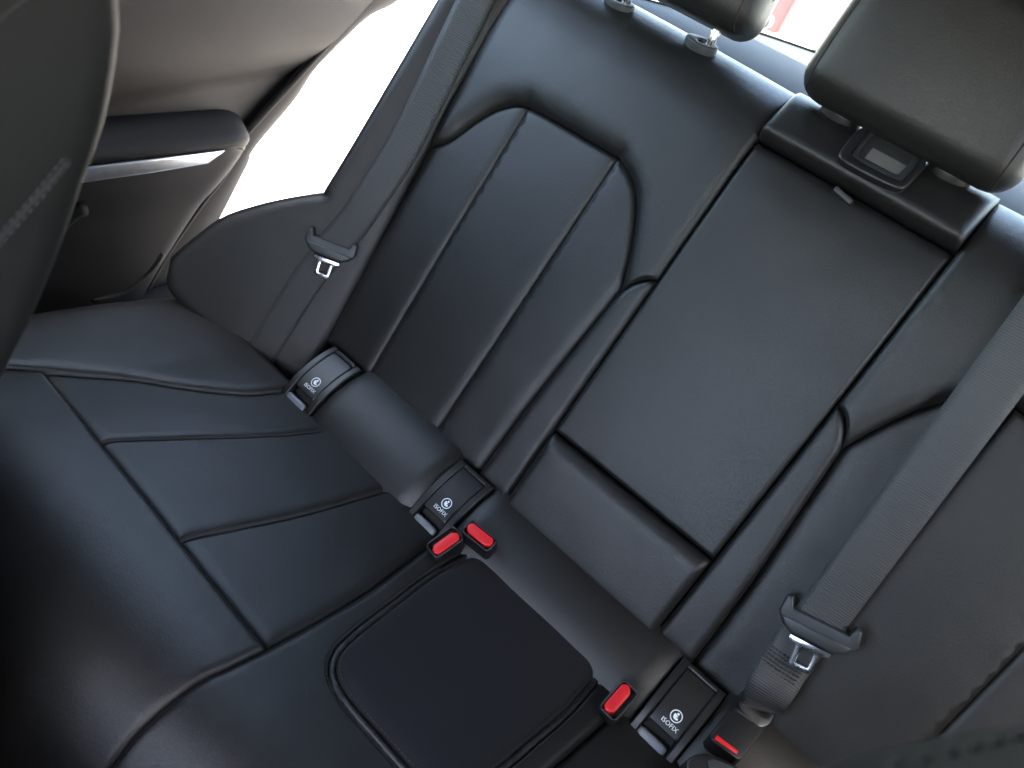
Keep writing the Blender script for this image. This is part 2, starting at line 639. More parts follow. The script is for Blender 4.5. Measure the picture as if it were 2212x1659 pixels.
def ribbon(name, centers, normals, width, thick, mat, parent, sub=6):
    """belt webbing: centre line, surface normals, thickness; UV in metres"""
    P = spline(centers, 0.008)
    L = np.r_[0, np.cumsum(np.linalg.norm(np.diff(P, axis=0), axis=1))]
    Nn = np.array(normals, float)
    ks = np.linspace(0, 1, len(Nn))
    kk = L / L[-1]
    NI = np.stack([np.interp(kk, ks, Nn[:, j]) for j in range(3)], 1)
    Wd = width if not np.isscalar(width) else [width] * 2
    WI = np.interp(kk, np.linspace(0, 1, len(Wd)), Wd)
    V, F, UV = [], [], []
    prof = []
    for j in range(sub + 1):
        a = -0.5 + j / sub
        prof.append((a, thick / 2 * (1.0 if 0 < j < sub else 0.3)))
    prof2 = [(a, -t) for a, t in prof[::-1]]
    prof = prof + prof2
    m = len(prof)
    for i, p in enumerate(P):
        t = nz(P[min(i + 1, len(P) - 1)] - P[max(i - 1, 0)])
        n = nz(NI[i] - t * (NI[i] @ t))
        s = np.cross(t, n)
        for a, b in prof:
            V.append(p + s * a * WI[i] + n * b)
            UV.append((a * WI[i], L[i]))
    for i in range(len(P) - 1):
        for j in range(m):
            F.append((i * m + j, i * m + (j + 1) % m, (i + 1) * m + (j + 1) % m, (i + 1) * m + j))
    F.append(tuple(range(m)))
    F.append(tuple(range((len(P) - 1) * m, len(P) * m))[::-1])
    return mesh(name, V, F, mat, parent, True, UV)


def rounded_box(w, h, t, r, n=12, warp=None):
    """bmesh of a rounded box centred on the origin"""
    bm = bmesh.new()
    bmesh.ops.create_cube(bm, size=2.0)
    bmesh.ops.subdivide_edges(bm, edges=bm.edges[:], cuts=n, use_grid_fill=True)
    half = np.array([w, h, t]) / 2
    for v in bm.verts:
        c = np.array(v.co)
        # concentrate the grid near the corners
        c = np.sign(c) * np.abs(c) ** 0.8
        p = c * half
        rr = np.minimum(r, half)
        inner = np.clip(p, -(half - rr), half - rr)
        d = p - inner
        L = np.linalg.norm(d / rr)
        if L > 1e-9:
            mx = np.max(np.abs(d / rr))
            p = inner + d / L * mx
        if warp:
            p = warp(p)
        v.co = Vector([float(x) for x in p])
    return bm


def transform(bm, frame, o):
    for v in bm.verts:
        w = frame(o[0] + v.co.x, o[1] + v.co.y, o[2] + v.co.z)
        v.co = Vector([float(c) for c in w])


# ================================================================== structure, with unseen parts that block light
def box_between(name, lo, hi, mat, parent=None, bevel=0.0):
    bm = bmesh.new()
    bmesh.ops.create_cube(bm, size=1.0)
    for v in bm.verts:
        v.co = Vector([(lo[i] + hi[i]) / 2 + v.co[i] * (hi[i] - lo[i]) for i in range(3)])
    if bevel:
        bmesh.ops.bevel(bm, geom=bm.edges[:], offset=bevel, segments=3, profile=0.5, affect='EDGES')
    return bmobj(name, bm, mat, parent, bool(bevel), 40)


GZ = -0.52
g = mesh('pavement', [(-80, -80, GZ), (80, -80, GZ), (80, 80, GZ), (-80, 80, GZ)], [(0, 1, 2, 3)], 'concrete', None, False)
tag(g, kind='structure')
fl = box_between('cabin_floor', (-0.84, -2.05, -0.36), (0.80, 0.62, -0.30), 'carpet')
tag(fl, kind='structure')


def arch_roof():  # unseen roof, its reach set to keep sun off the seats
    V, F = [], []
    nx, ny = 16, 14
    for j in range(ny + 1):
        y = -1.40 + (0.50 + 1.40) * j / ny
        for i in range(nx + 1):
            a = -1 + 2 * i / nx
            x = 0.75 * a
            z = 1.060 - 0.07 * a * a - 0.15 * max(0, (y + 0.1) / 0.5) ** 2
            V.append((x, y, z))
    k = len(V)
    V += [(x, y, z + 0.03) for x, y, z in V]
    for j in range(ny):
        for i in range(nx):
            a = j * (nx + 1) + i
            F.append((a, a + 1, a + nx + 2, a + nx + 1))
            F.append((k + a + nx + 1, k + a + nx + 2, k + a + 1, k + a))
    ring = [i for i in range(nx + 1)] + [(j + 1) * (nx + 1) - 1 for j in range(1, ny + 1)] + \
           [ny * (nx + 1) + i for i in range(nx - 1, -1, -1)] + [j * (nx + 1) for j in range(ny - 1, 0, -1)]
    for a, b in zip(ring, ring[1:] + ring[:1]):
        F.append((b, a, k + a, k + b))
    return mesh('shade_lining', V, F, 'shade_lining')


tag(arch_roof(), kind='structure')
cs = box_between('side_light_block', (0.80, -2.05, -0.36), (0.84, 0.62, 0.44), 'door_dark', None, 0.01)  # unseen right wall, added to block low light
tag(cs, kind='structure')

bh = mesh('bulkhead_light_block', [BK(x, u, -0.135) for x, u in ((-0.62, -0.10), (0.76, -0.10), (0.76, 0.685), (-0.62, 0.685))], [(0, 1, 2, 3)], 'carpet', None, False)  # unseen panel, stops light showing through the seat gaps
tag(bh, kind='structure')
hp = box_between('heel_light_block', (-0.775, 0.02, -0.36), (0.80, 0.06, -0.06), 'carpet')  # unseen, added to stop light coming from under the cushion
tag(hp, kind='structure')
db = box_between('dashboard_light_block', (-0.80, -2.05, -0.36), (0.80, -1.75, 0.66), 'plastic', None, 0.05)  # unseen dash, raised to cut low light from the windscreen
tag(db, kind='structure')
fd = box_between('side_light_block', (-0.90, -2.05, -0.36), (-0.86, -0.80, 0.44), 'door_dark', None, 0.01)  # unseen left front wall, added against low light from ahead
tag(fd, kind='structure')
cc = box_between('console_light_block', (-0.17, -2.0, -0.34), (0.13, -0.69, 0.26), 'plastic', None, 0.03)  # unseen console, raised to shade the cushion's front edge
tag(cc, kind='structure')
qs = box_between('quarter_light_block', (0.70, -0.10, -0.36), (0.84, 0.62, 0.50), 'door_dark', None, 0.02)  # unseen filler, blocks light past the right backrest
tag(qs, kind='structure')
sf_ = box_between('side_light_block', (0.765, -0.80, -0.36), (0.83, -0.05, 0.02), 'door_dark', None, 0.01)  # unseen filler, closes a light leak beside the cushion
tag(sf_, kind='structure')
sw = mesh('dimming_glazing', [(0.815, -0.80, 0.43), (0.815, 0.40, 0.43), (0.765, 0.40, 0.93), (0.765, -0.80, 0.93)], [(0, 1, 2, 3)], 'dimming', None, False)  # unseen tinted pane, added to dim light from the right
tag(sw, kind='structure')
# unseen middle pillars beside the front seats, added to shade the door side
for sx in (-1, 1):
    x0, x1 = (-0.90, -0.78) if sx < 0 else (0.78, 0.90)
    pl_ = mesh('pillar_light_block', [(x0, -0.92, -0.36), (x1, -0.92, -0.36), (x1, -0.76, -0.36), (x0, -0.76, -0.36),
                               (x0 * 0.78, -0.88, 0.96), (x1 * 0.78, -0.88, 0.96), (x1 * 0.78, -0.80, 0.96), (x0 * 0.78, -0.80, 0.96)],
               [(0, 1, 2, 3), (4, 7, 6, 5), (0, 4, 5, 1), (1, 5, 6, 2), (2, 6, 7, 3), (3, 7, 4, 0)], 'plastic', None, False)
    tag(pl_, kind='structure')
    # unseen rear quarter between side window, shelf and roof, added to shut out light
    qt = mesh('quarter_light_block', [(sx * 0.74, 0.36, 0.50), (sx * 0.73, 0.62, 0.52), (sx * 0.555, 0.36, 0.89), (sx * 0.565, 0.14, 0.93),
                               (sx * 0.78, 0.36, 0.50), (sx * 0.77, 0.62, 0.52), (sx * 0.585, 0.36, 0.91), (sx * 0.595, 0.14, 0.95)],
               [(0, 1, 2, 3), (4, 7, 6, 5), (0, 4, 5, 1), (1, 5, 6, 2), (2, 6, 7, 3), (3, 7, 4, 0)], 'shade_lining', None, False)
    tag(qt, kind='structure')

# ================================================================== rear seat backrests
GL = -0.1305            # gap beside the centre section
ARCH = [(-0.540, 0.385), (-0.513, 0.410), (-0.495, 0.446), (-0.473, 0.481), (-0.448, 0.503), (-0.427, 0.5095)]
ARCH2 = [(-0.427, 0.5095), (-0.400, 0.5125), (-0.340, 0.5145), (-0.272, 0.5165)]
ARCH3 = [(-0.272, 0.5165), (-0.240, 0.504), (-0.216, 0.482), (-0.190, 0.438), (-0.172, 0.396), (-0.165, 0.376)]
HOOK = [(-0.165, 0.376), (-0.156, 0.396), (-0.144, 0.409), (GL, 0.4155)]
LOWS = [(-0.165, 0.376), (-0.170, 0.314), (-0.176, 0.244), (-0.182, 0.162), (-0.186, 0.05)]
SA = [(-0.427, 0.5095), (-0.426, 0.436), (-0.426, 0.343), (-0.425, 0.219), (-0.422, 0.05)]
SBm = [(-0.272, 0.5165), (-0.273, 0.422), (-0.274, 0.297), (-0.275, 0.189), (-0.277, 0.05)]
LEFTE = [(-0.540, 0.385), (-0.534, 0.260), (-0.526, 0.092), (-0.524, 0.05)]
LEFTT = [(-0.548, 0.70), (-0.547, 0.60), (-0.545, 0.505), (-0.542, 0.44), (-0.540, 0.385)]


def rev(p):
    return list(reversed(p))


def mir(p):
    return [(-a, b) for a, b in p]


def backrest(side):
    f = (lambda p: p) if side < 0 else mir
    nm = 'left' if side < 0 else 'right'
    lab = ('black leather backrest with full arched insert panels beside the door-side belt' if side < 0 else
           'black leather backrest at the right edge behind the twisted buckled-down belt')
    t = empty('outer_backrest', BK(0.33 * side, 0.05, -0.03), lab if side < 0 else
              'black leather backrest at right edge, crossed by the belt over its insert', 'backrest', 'outer rear backrests')
    # black slab behind the panels, put in so the gaps read as shade
    bm = rounded_box(0.40, 0.58, 0.09, 0.03, 6)
    transform(bm, BK, (0.337 * side, 0.305, -0.087))
    bmobj('dark_backing', bm, 'black', t)
    top = [(-0.548, 0.70), (-0.45, 0.702), (-0.30, 0.702), (GL, 0.698)]
    inn = lambda x, u: -0.010 + 0 * x
    outb = lambda x, u: 0.000 + 0.004 * np.exp(-((u - 0.57) / 0.07) ** 2) - 0.03 * np.clip((u - 0.60) / 0.10, 0, 1) ** 2
    panel('outer_panel', BK, [(f(top), 0.055, 0.045), (f([(GL, 0.698), (GL, 0.4155)]), 0.016, 0.010), (f(rev(HOOK)), 0.010, 0.006),
                              (f(rev(ARCH3)), 0.028, 0.014), (f(rev(ARCH2)), 0.036, 0.017), (f(rev(ARCH)), 0.034, 0.016), (f(rev(LEFTT)), 0.026, 0.014)],
          'leather', t, outb)
    panel('insert_panel', BK, [(f(ARCH), 0.010, 0.007), (f(SA), 0.020, 0.006), (f([(-0.422, 0.05), (-0.524, 0.05)]), 0.02, 0.01), (f(rev(LEFTE)), 0.030, 0.009)],
          'leather', t, inn)
    panel('insert_panel', BK, [(f(ARCH2), 0.012, 0.008), (f(SBm), 0.020, 0.006), (f([(-0.277, 0.05), (-0.422, 0.05)]), 0.02, 0.01), (f(rev(SA)), 0.003, 0.0025)],
          'leather', t, inn)
    panel('insert_panel', BK, [(f(ARCH3), 0.012, 0.008), (f(LOWS), 0.022, 0.010), (f([(-0.186, 0.05), (-0.277, 0.05)]), 0.02, 0.01), (f(rev(SBm)), 0.003, 0.0025)],
          'leather', t, inn)
    panel('inner_panel', BK, [(f(HOOK), 0.012, 0.008), (f([(GL, 0.4155), (GL, 0.05)]), 0.012, 0.008), (f([(GL, 0.05), (-0.186, 0.05)]), 0.02, 0.01), (f(rev(LOWS)), 0.012, 0.008)],
          'leather', t, lambda x, u: -0.004 + 0 * x)
    return t


backrest(-1)
backrest(1)

# centre section: armrest, lower block, head block
ct = empty('centre_backrest', BK(0, 0.05, -0.03), 'narrow centre backrest with plain fold-down armrest panel and pull loop', 'backrest')
bm = rounded_box(0.235, 0.60, 0.08, 0.02, 6)
transform(bm, BK, (0, 0.34, -0.095))
bmobj('dark_backing', bm, 'black', ct)  # black slab so the gaps of the centre section show dark
AX = 0.1292
arm = panel('armrest', BK, [([(-AX, 0.618), (AX, 0.618)], 0.014, 0.010), ([(AX, 0.618), (AX, 0.1785)], 0.007, 0.005),
                            ([(AX, 0.1785), (-AX, 0.1785)], 0.007, 0.005), ([(-AX, 0.1785), (-AX, 0.618)], 0.007, 0.005)], 'leather', ct,
            lambda x, u: -0.002 - 0.006 * np.clip((u - 0.55) / 0.07, 0, 1) ** 2, dome=0.002)
panel('lower_block', BK, [([(-AX, 0.1745), (AX, 0.1745)], 0.024, 0.018), ([(AX, 0.1745), (AX, 0.05)], 0.012, 0.010),
                          ([(AX, 0.05), (-AX, 0.05)], 0.012, 0.010), ([(-AX, 0.05), (-AX, 0.1745)], 0.012, 0.010)], 'leather', ct,
      lambda x, u: 0.004 + 0 * x, dome=0.002)


def headblock_base(x, u):
    return 0.016 - 0.030 * np.clip((u - 0.632) / 0.06, 0, 1) ** 1.0 + 0.0 * x


panel('head_block', BK, [([(-AX, 0.700), (AX, 0.700)], 0.030, 0.050), ([(AX, 0.700), (AX, 0.621)], 0.014, 0.014),
                         ([(AX, 0.621), (-AX, 0.621)], 0.022, 0.028), ([(-AX, 0.621), (-AX, 0.700)], 0.014, 0.014)], 'leather_head', ct,
      headblock_base, skirt=0.03)
# pull loop
a = BK.px((1806, 408), 0.004)
b = BK.px((1838, 436), 0.004)
mid = ((a[0] + b[0]) / 2, (a[1] + b[1]) / 2)
ang = math.atan2(b[1] - a[1], b[0] - a[0])
lp = prism('pull_loop', rrect(mid[0], mid[1], 0.026, 0.006, 0.0015, 3, ang), BK, -0.004, 0.006, 'plastic_grey', arm, 0.001)

# ------------------------------------------------------------------ side bolster beside the door
sbt = empty('side_bolster', SB(0.05, 0.04, -0.02), 'black leather side bolster under the left belt, beside the open door', 'bolster')
sil1 = [(0.080, 0.72), (0.083, 0.60), (0.086, 0.45), (0.089, 0.32), (0.092, 0.246)]
sil2 = [(0.092, 0.246), (0.119, 0.224), (0.142, 0.203), (0.172, 0.172), (0.203, 0.133), (0.226, 0.082), (0.243, 0.033)]
panel('bolster_cover', SB, [([(-0.012, 0.72), (0.080, 0.72)], 0.02, 0.01), (sil1, 0.016, 0.010), (sil2, 0.022, 0.012),
                            ([(0.243, 0.033), (0.200, -0.02), (-0.028, -0.04)], 0.015, 0.010), ([(-0.028, -0.04), (-0.026, 0.09), (-0.011, 0.373), (-0.006, 0.5), (-0.012, 0.72)], 0.020, 0.010)],
      'leather', sbt, None, skirt=0.12)

# ------------------------------------------------------------------ cushion
cut = empty('rear_seat_cushion', CU(0, 0.25, -0.10), 'black leather rear bench cushion with raised centre pad', 'seat cushion')
bm = rounded_box(1.50, 0.42, 0.10, 0.03, 8)
transform(bm, CU, (0.0, 0.235, -0.078))
bmobj('dark_backing', bm, 'black', cut)  # black slab under the cushion panels, darkens the seams
FV = 0.535
OUT = [(-0.487, 0.035), (-0.503, 0.108), (-0.533, 0.164), (-0.557, 0.200), (-0.588, 0.240), (-0.622, 0.302), (-0.640, 0.337)]
OUT2 = [(-0.640, 0.337), (-0.659, 0.380), (-0.672, 0.44), (-0.678, 0.49), (-0.68, FV)]
S1 = [(-0.495, 0.3405), (-0.490, 0.318), (-0.462, 0.247), (-0.428, 0.163), (-0.406, 0.100), (-0.390, 0.035)]
S2 = [(-0.316, 0.346), (-0.313, 0.325), (-0.300, 0.276), (-0.278, 0.180), (-0.255, 0.035)]
S3 = [(-0.145, 0.351), (-0.142, 0.277), (-0.142, 0.205), (-0.149, 0.120), (-0.156, 0.035)]
S3F = [(-0.145, 0.351), (-0.149, 0.394), (-0.155, 0.421), (-0.158, 0.473), (-0.154, 0.505), (-0.148, FV)]
XF1 = [(-0.640, 0.337), (-0.56, 0.3385), (-0.495, 0.3405)]
XF2 = [(-0.495, 0.3405), (-0.40, 0.343), (-0.316, 0.346)]
XF3 = [(-0.316, 0.346), (-0.23, 0.349), (-0.145, 0.351)]


def front_drop(x, v):
    t = np.clip((v - 0.375) / 0.160, 0, 1)
    return -0.17 * (1 - np.sqrt(np.maximum(0, 1 - t ** 2 * 0.985)))


def outer_base(x, v):
    ax = np.abs(x)
    return front_drop(x, v) + 0.010 * np.clip((ax - 0.60) / 0.12, 0, 1)


for sd in (-1, 1):
    f = (lambda p: p) if sd < 0 else mir
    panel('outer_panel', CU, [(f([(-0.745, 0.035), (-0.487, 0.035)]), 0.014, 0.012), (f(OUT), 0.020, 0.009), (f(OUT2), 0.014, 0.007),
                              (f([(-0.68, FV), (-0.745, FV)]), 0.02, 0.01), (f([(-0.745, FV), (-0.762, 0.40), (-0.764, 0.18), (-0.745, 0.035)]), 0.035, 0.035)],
          'leather_cush_shaded', cut, outer_base, skirt=0.08)
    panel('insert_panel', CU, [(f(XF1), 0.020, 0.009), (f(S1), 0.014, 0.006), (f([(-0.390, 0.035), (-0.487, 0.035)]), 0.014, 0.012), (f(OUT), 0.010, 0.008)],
          'leather_cush_shaded', cut, lambda x, v: -0.004 + 0 * x)
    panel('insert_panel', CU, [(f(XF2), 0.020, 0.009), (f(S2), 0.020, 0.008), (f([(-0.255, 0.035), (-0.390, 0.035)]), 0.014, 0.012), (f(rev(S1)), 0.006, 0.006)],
          'leather_cush_shaded', cut, lambda x, v: -0.004 + 0 * x)
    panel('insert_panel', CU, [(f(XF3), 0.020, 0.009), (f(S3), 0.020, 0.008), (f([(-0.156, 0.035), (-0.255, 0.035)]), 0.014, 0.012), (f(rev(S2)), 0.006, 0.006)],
          'leather_cush_shaded', cut, lambda x, v: -0.004 + 0 * x)
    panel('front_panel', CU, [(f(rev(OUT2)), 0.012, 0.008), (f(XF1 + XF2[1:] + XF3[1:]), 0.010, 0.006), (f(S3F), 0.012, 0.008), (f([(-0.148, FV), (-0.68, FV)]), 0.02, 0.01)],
          'leather_cush_shaded', cut, lambda x, v: 0.002 + front_drop(x, v), skirt=0.08)
PADL = [(-0.116, 0.033), (-0.1185, 0.121), (-0.114, 0.193), (-0.1085, 0.262), (-0.101, 0.298), (-0.082, 0.321), (-0.05, 0.330), (0.0, 0.331)]
PADR = rev(mir(PADL))
SS = rev(S3) + S3F[1:]
SSr = mir(SS)


def ctr_base(x, v):
    return 0.004 + front_drop(x, v)


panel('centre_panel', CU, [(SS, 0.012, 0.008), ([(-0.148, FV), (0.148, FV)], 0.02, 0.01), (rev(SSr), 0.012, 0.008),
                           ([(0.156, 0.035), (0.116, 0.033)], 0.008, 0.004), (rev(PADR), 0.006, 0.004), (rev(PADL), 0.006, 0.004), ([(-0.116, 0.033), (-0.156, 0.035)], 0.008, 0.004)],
      'leather_cush_shaded', cut, ctr_base)


def inset(pts, d):
    P = np.array(pts, float)
    t = np.gradient(P, axis=0)
    t /= np.linalg.norm(t, axis=1)[:, None]
    return [tuple(p) for p in P + np.stack([t[:, 1], -t[:, 0]], 1) * -d]


PADALL = [tuple(p) for p in spline(PADL + PADR[1:], 0.006)]
IN1 = inset(PADALL, -0.0075)
IN1 = [(a, max(b, 0.033)) for a, b in IN1]
panel('pad_piping', CU, [(PADALL, 0.004, 0.004), ([PADALL[-1], IN1[-1]], 0.004, 0.002), (rev(IN1), 0.004, 0.004), ([IN1[0], PADALL[0]], 0.004, 0.002)],
      'leather_cush_shaded', cut, lambda x, v: 0.006 + 0 * x, wrinkle=0.0, grid=0.006)
pad = panel('centre_pad', CU, [(IN1, 0.020, 0.010), ([IN1[-1], IN1[0]], 0.02, 0.012)], 'pad', cut, lambda x, v: 0.010 + 0 * x, dome=0.006)
ST1 = inset(PADALL, 0.003)
ST2 = inset(PADALL, -0.0105)
stitches('stitch_row', [CU(a, b, 0.0045) for a, b in ST1], 'thread', cut)
stitches('stitch_row', [CU(a, b, 0.0075) for a, b in ST2], 'thread', pad)

# ------------------------------------------------------------------ base roll
RR = 0.120
CH = (UW + CF) * 0.06 / 2                       # middle of the chord between the two contact lines
BIS = nz(FW + CN)
RC = CH - BIS * 0.1085                           # axis of the roll (at x = 0)
RT = nz(UW - CF)                                # chord direction, towards the backrest


def roll(x, s, h=0.0):
    """x across the car, s arc length from the middle towards the backrest, h out of the roll"""
    a = s / RR
    d = np.multiply.outer(np.cos(a), BIS) + np.multiply.outer(np.sin(a), RT)
    return np.multiply.outer(np.asarray(x, float), EX) + RC + d * np.asarray(RR + h)[..., None]


ISO = [-0.4615, -0.183, 0.2055]
IW = 0.034


def roll_piece(name, x0, x1, mat, parent):
    n = max(4, int((x1 - x0) / 0.012))
    V, F = [], []
    m = 22
    for i in range(n + 1):
        x = x0 + (x1 - x0) * i / n
        e = min(x - x0, x1 - x)
        dr = -0.006 * (1 - math.sqrt(max(0, 1 - max(0, 1 - e / 0.008) ** 2)))
        for j in range(m + 1):
            s = (-0.55 + 1.1 * j / m) * RR
            w = 0.0006 * noise.noise(Vector((x * 14, s * 20, 1.3)))
            V.append(roll(x, s, dr + w))
    for i in range(n):
        for j in range(m):
            a = i * (m + 1) + j
            F.append((a, a + m + 1, a + m + 2, a + 1))
    return mesh(name, V, F, mat, parent)


rt = empty('seat_base_roll', roll(0, 0, -0.05), 'long padded leather roll between backrest and cushion, broken by anchor covers', 'seat roll')
ends = [ISO[0] + IW]
for c in ISO[1:]:
    ends += [c - IW, c + IW]
ends.append(0.74)
for a, b in zip(ends[0::2], ends[1::2]):
    roll_piece('roll_section', a, b, 'leather', rt)


# ------------------------------------------------------------------ ISOFIX anchor covers
class RollFrame:
    def __init__(s, cx):
        s.cx = cx

    def __call__(s, a, b, h=0.0):
        return roll(s.cx + a, b, h)


def dense(out, step=0.003):
    r = []
    n = len(out)
    for i in range(n):
        a, b = np.array(out[i]), np.array(out[(i + 1) % n])
        k = max(1, int(np.linalg.norm(b - a) / step))
        for j in range(k):
            r.append(tuple(a + (b - a) * j / k))
    return r


def curved_plate(name, outline, fr, h0, h1, mat, parent, bev=0.0015, grid=0.004):
    """plate that follows the roll: outline in (x, arc length)"""
    O = dense(outline, 0.0025)
    P = np.array(O)
    lo, hi = P.min(0), P.max(0)
    gx, gy = np.meshgrid(np.arange(lo[0], hi[0], grid), np.arange(lo[1], hi[1], grid))
    q = np.stack([gx.ravel(), gy.ravel()], 1)
    q = q[inside(q, P)]
    cl = np.vstack([P, P[:1]])
    q = q[seg_dist(q, cl) > 0.0025]
    cen = P.mean(0)
    inn = []
    t = np.roll(P, -1, 0) - np.roll(P, 1, 0)
    t /= np.linalg.norm(t, axis=1)[:, None]
    ar = 0.5 * np.sum(P[:, 0] * np.roll(P[:, 1], -1) - np.roll(P[:, 0], -1) * P[:, 1])
    nr = np.stack([-t[:, 1], t[:, 0]], 1) * (1 if ar > 0 else -1)
    i1 = P + nr * bev
    allp = np.vstack([P, i1, q])
    n = len(P)
    ve, _, fa, _, _, _ = delaunay_2d_cdt([Vector((float(a), float(b))) for a, b in allp], [(i, (i + 1) % n) for i in range(n)], [list(range(n))], 1, 1e-7)
    V2 = np.array([[v.x, v.y] for v in ve])
    d = seg_dist(V2, cl)
    hh = h1 - bev * np.clip(1 - d / bev, 0, 1)
    W = [fr(a, b, h) for (a, b), h in zip(V2, hh)]
    F = [tuple(f) for f in fa]
    cnt = set()
    for f in F:
        for a, b in zip(f, f[1:] + f[:1]):
            cnt.add((a, b))
    bd = [(a, b) for a, b in cnt if (b, a) not in cnt]
    idx = {}
    for e in bd:
        for a in e:
            if a not in idx:
                idx[a] = len(W)
                W.append(fr(V2[a, 0], V2[a, 1], h0))
    for a, b in bd:
        F.append((b, a, idx[a], idx[b]))
    o = mesh(name, W, F, mat, parent)
    o.data.set_sharp_from_angle(angle=math.radians(40))
    return o


def text_mesh(s, size):
    cu = bpy.data.curves.new('txt', 'FONT')
    cu.body = s
    cu.size = size
    cu.align_x = 'CENTER'
    cu.resolution_u = 2
    o = bpy.data.objects.new('txt', cu)
    COL.objects.link(o)
    dg = bpy.context.evaluated_depsgraph_get()
    me = bpy.data.meshes.new_from_object(o.evaluated_get(dg))
    V = [(v.co.x, v.co.y) for v in me.vertices]
    F = [tuple(p.vertices) for p in me.polygons]
    bpy.data.objects.remove(o)
    bpy.data.meshes.remove(me)
    bpy.data.curves.remove(cu)
    return V, F


TXT = text_mesh('ISOFIX', 0.0078)


def flat_on(name, V, F, fr, off, h, mat, parent):
    ox, oy = off
    W = [fr(a + ox, b + oy, h) for a, b in V]
    return mesh(name, W, F, mat, parent, False)


def disc(cx, cy, rx, ry, n=20, rot=0.0):
    c, s = math.cos(rot), math.sin(rot)
    out = []
    for k in range(n):
        a = 2 * math.pi * k / n
        x, y = rx * math.cos(a), ry * math.sin(a)
        out.append((cx + c * x - s * y, cy + s * x + c * y))
    return out


def isofix(cx, label):
    fr = RollFrame(cx)
    t = empty('isofix_cover', roll(cx, 0, 0.0), label, 'anchor cover', 'child-seat anchor covers on the base roll')
    HW = 0.0315
    # frame: two side rails, a top rail, and a bottom socket
    curved_plate('frame_rail', [(-HW, -0.068), (-0.0215, -0.068), (-0.0215, 0.050), (-HW, 0.050)], fr, -0.02, 0.0018, 'plastic', t)
    curved_plate('frame_rail', [(0.0215, -0.068), (HW, -0.068), (HW, 0.050), (0.0215, 0.050)], fr, -0.02, 0.0018, 'plastic', t)
    curved_plate('frame_rail', [(-0.0212, 0.0425), (0.0212, 0.0425), (0.0212, 0.050), (-0.0212, 0.050)], fr, -0.02, 0.0018, 'plastic', t)
    curved_plate('socket', [(-0.0212, -0.068), (0.0212, -0.068), (0.0212, -0.02), (-0.0212, -0.02)], fr, -0.03, -0.012, 'black', t)
    fl_ = curved_plate('flap', [(-0.0206, -0.036), (0.0206, -0.036), (0.0206, 0.0413), (-0.0206, 0.0413)], fr, -0.01, 0.0008, 'plastic', t)
    # anchor bar below the flap
    pts = [roll(cx - 0.019 + 0.038 * k / 8, -0.0545, 0.000) for k in range(9)]
    bm = rounded_box(0.039, 0.014, 0.008, 0.0035, 5)
    bdir = roll(0, -0.053, 0) - RC
    bn = nz(bdir)
    bt = nz(np.cross(bn, EX))
    bfr = Frame(roll(cx - 0.001, -0.0555, -0.001), EX, bt, bn)
    transform(bm, bfr, (0, 0, 0))
    bmobj('anchor_bar', bm, 'plastic_pale', t)
    # print: ring, seated child, lettering
    sy = -0.0135
    n = 28
    R0, R1 = 0.0063, 0.0074
    V = [(R1 * math.cos(2 * math.pi * k / n), R1 * math.sin(2 * math.pi * k / n)) for k in range(n)] + \
        [(R0 * math.cos(2 * math.pi * k / n), R0 * math.sin(2 * math.pi * k / n)) for k in range(n)]
    F = [(k, (k + 1) % n, n + (k + 1) % n, n + k) for k in range(n)]
    flat_on('symbol_ring', V, F, fr, (0.003, sy), 0.0011, 'print', fl_)
    # child in a seat: head, seat shell with legs
    hd = disc(0.0004, 0.0033, 0.0015, 0.0015, 14)
    flat_on('symbol_head', hd, [tuple(range(14))], fr, (0.003, sy), 0.0011, 'print', fl_)
    body = [(-0.0030, 0.0022), (-0.0012, 0.0022), (0.0002, 0.0012), (0.0022, 0.0010), (0.0022, 0.0000), (0.0006, -0.0001), (0.0010, -0.0012),
            (0.0034, -0.0010), (0.0040, -0.0030), (0.0031, -0.0034), (0.0010, -0.0040), (-0.0010, -0.0038), (-0.0026, -0.0026), (-0.0034, -0.0004)]
    ve, _, fa, _, _, _ = delaunay_2d_cdt([Vector(p) for p in body], [(i, (i + 1) % len(body)) for i in range(len(body))], [list(range(len(body)))], 1, 1e-8)
    flat_on('symbol_child', [(v.x, v.y) for v in ve], [tuple(f) for f in fa], fr, (0.003, sy), 0.0011, 'print', fl_)
    flat_on('lettering', TXT[0], TXT[1], fr, (0.003, sy - 0.0148), 0.0011, 'print', fl_)
    return t


isofix(ISO[0], 'black ISOFIX anchor cover nearest the door, below the left belt')
isofix(ISO[1], 'black ISOFIX anchor cover right behind the pair of red buckles')
isofix(ISO[2], 'black ISOFIX anchor cover between the single red buckle and black anchor buckle')

# ------------------------------------------------------------------ buckles
BUN = nz(FW * 0.75 + CN)


def pix_frame(p, q, anchor, normal):
    """frame in the plane through anchor with the given normal; first axis along pixels p -> q"""
    n = nz(np.array(normal, float))
    A = np.array(anchor, float)

    def hit(pp):
        r = RWC @ ray_cam(pp)
        return CAM + r * ((n @ A - n @ CAM) / (n @ r))
    P, Q = hit(p), hit(q)
    a = nz(Q - P)
    b = np.cross(n, a)
    return Frame(P, a, b, n), np.linalg.norm(Q - P), hit


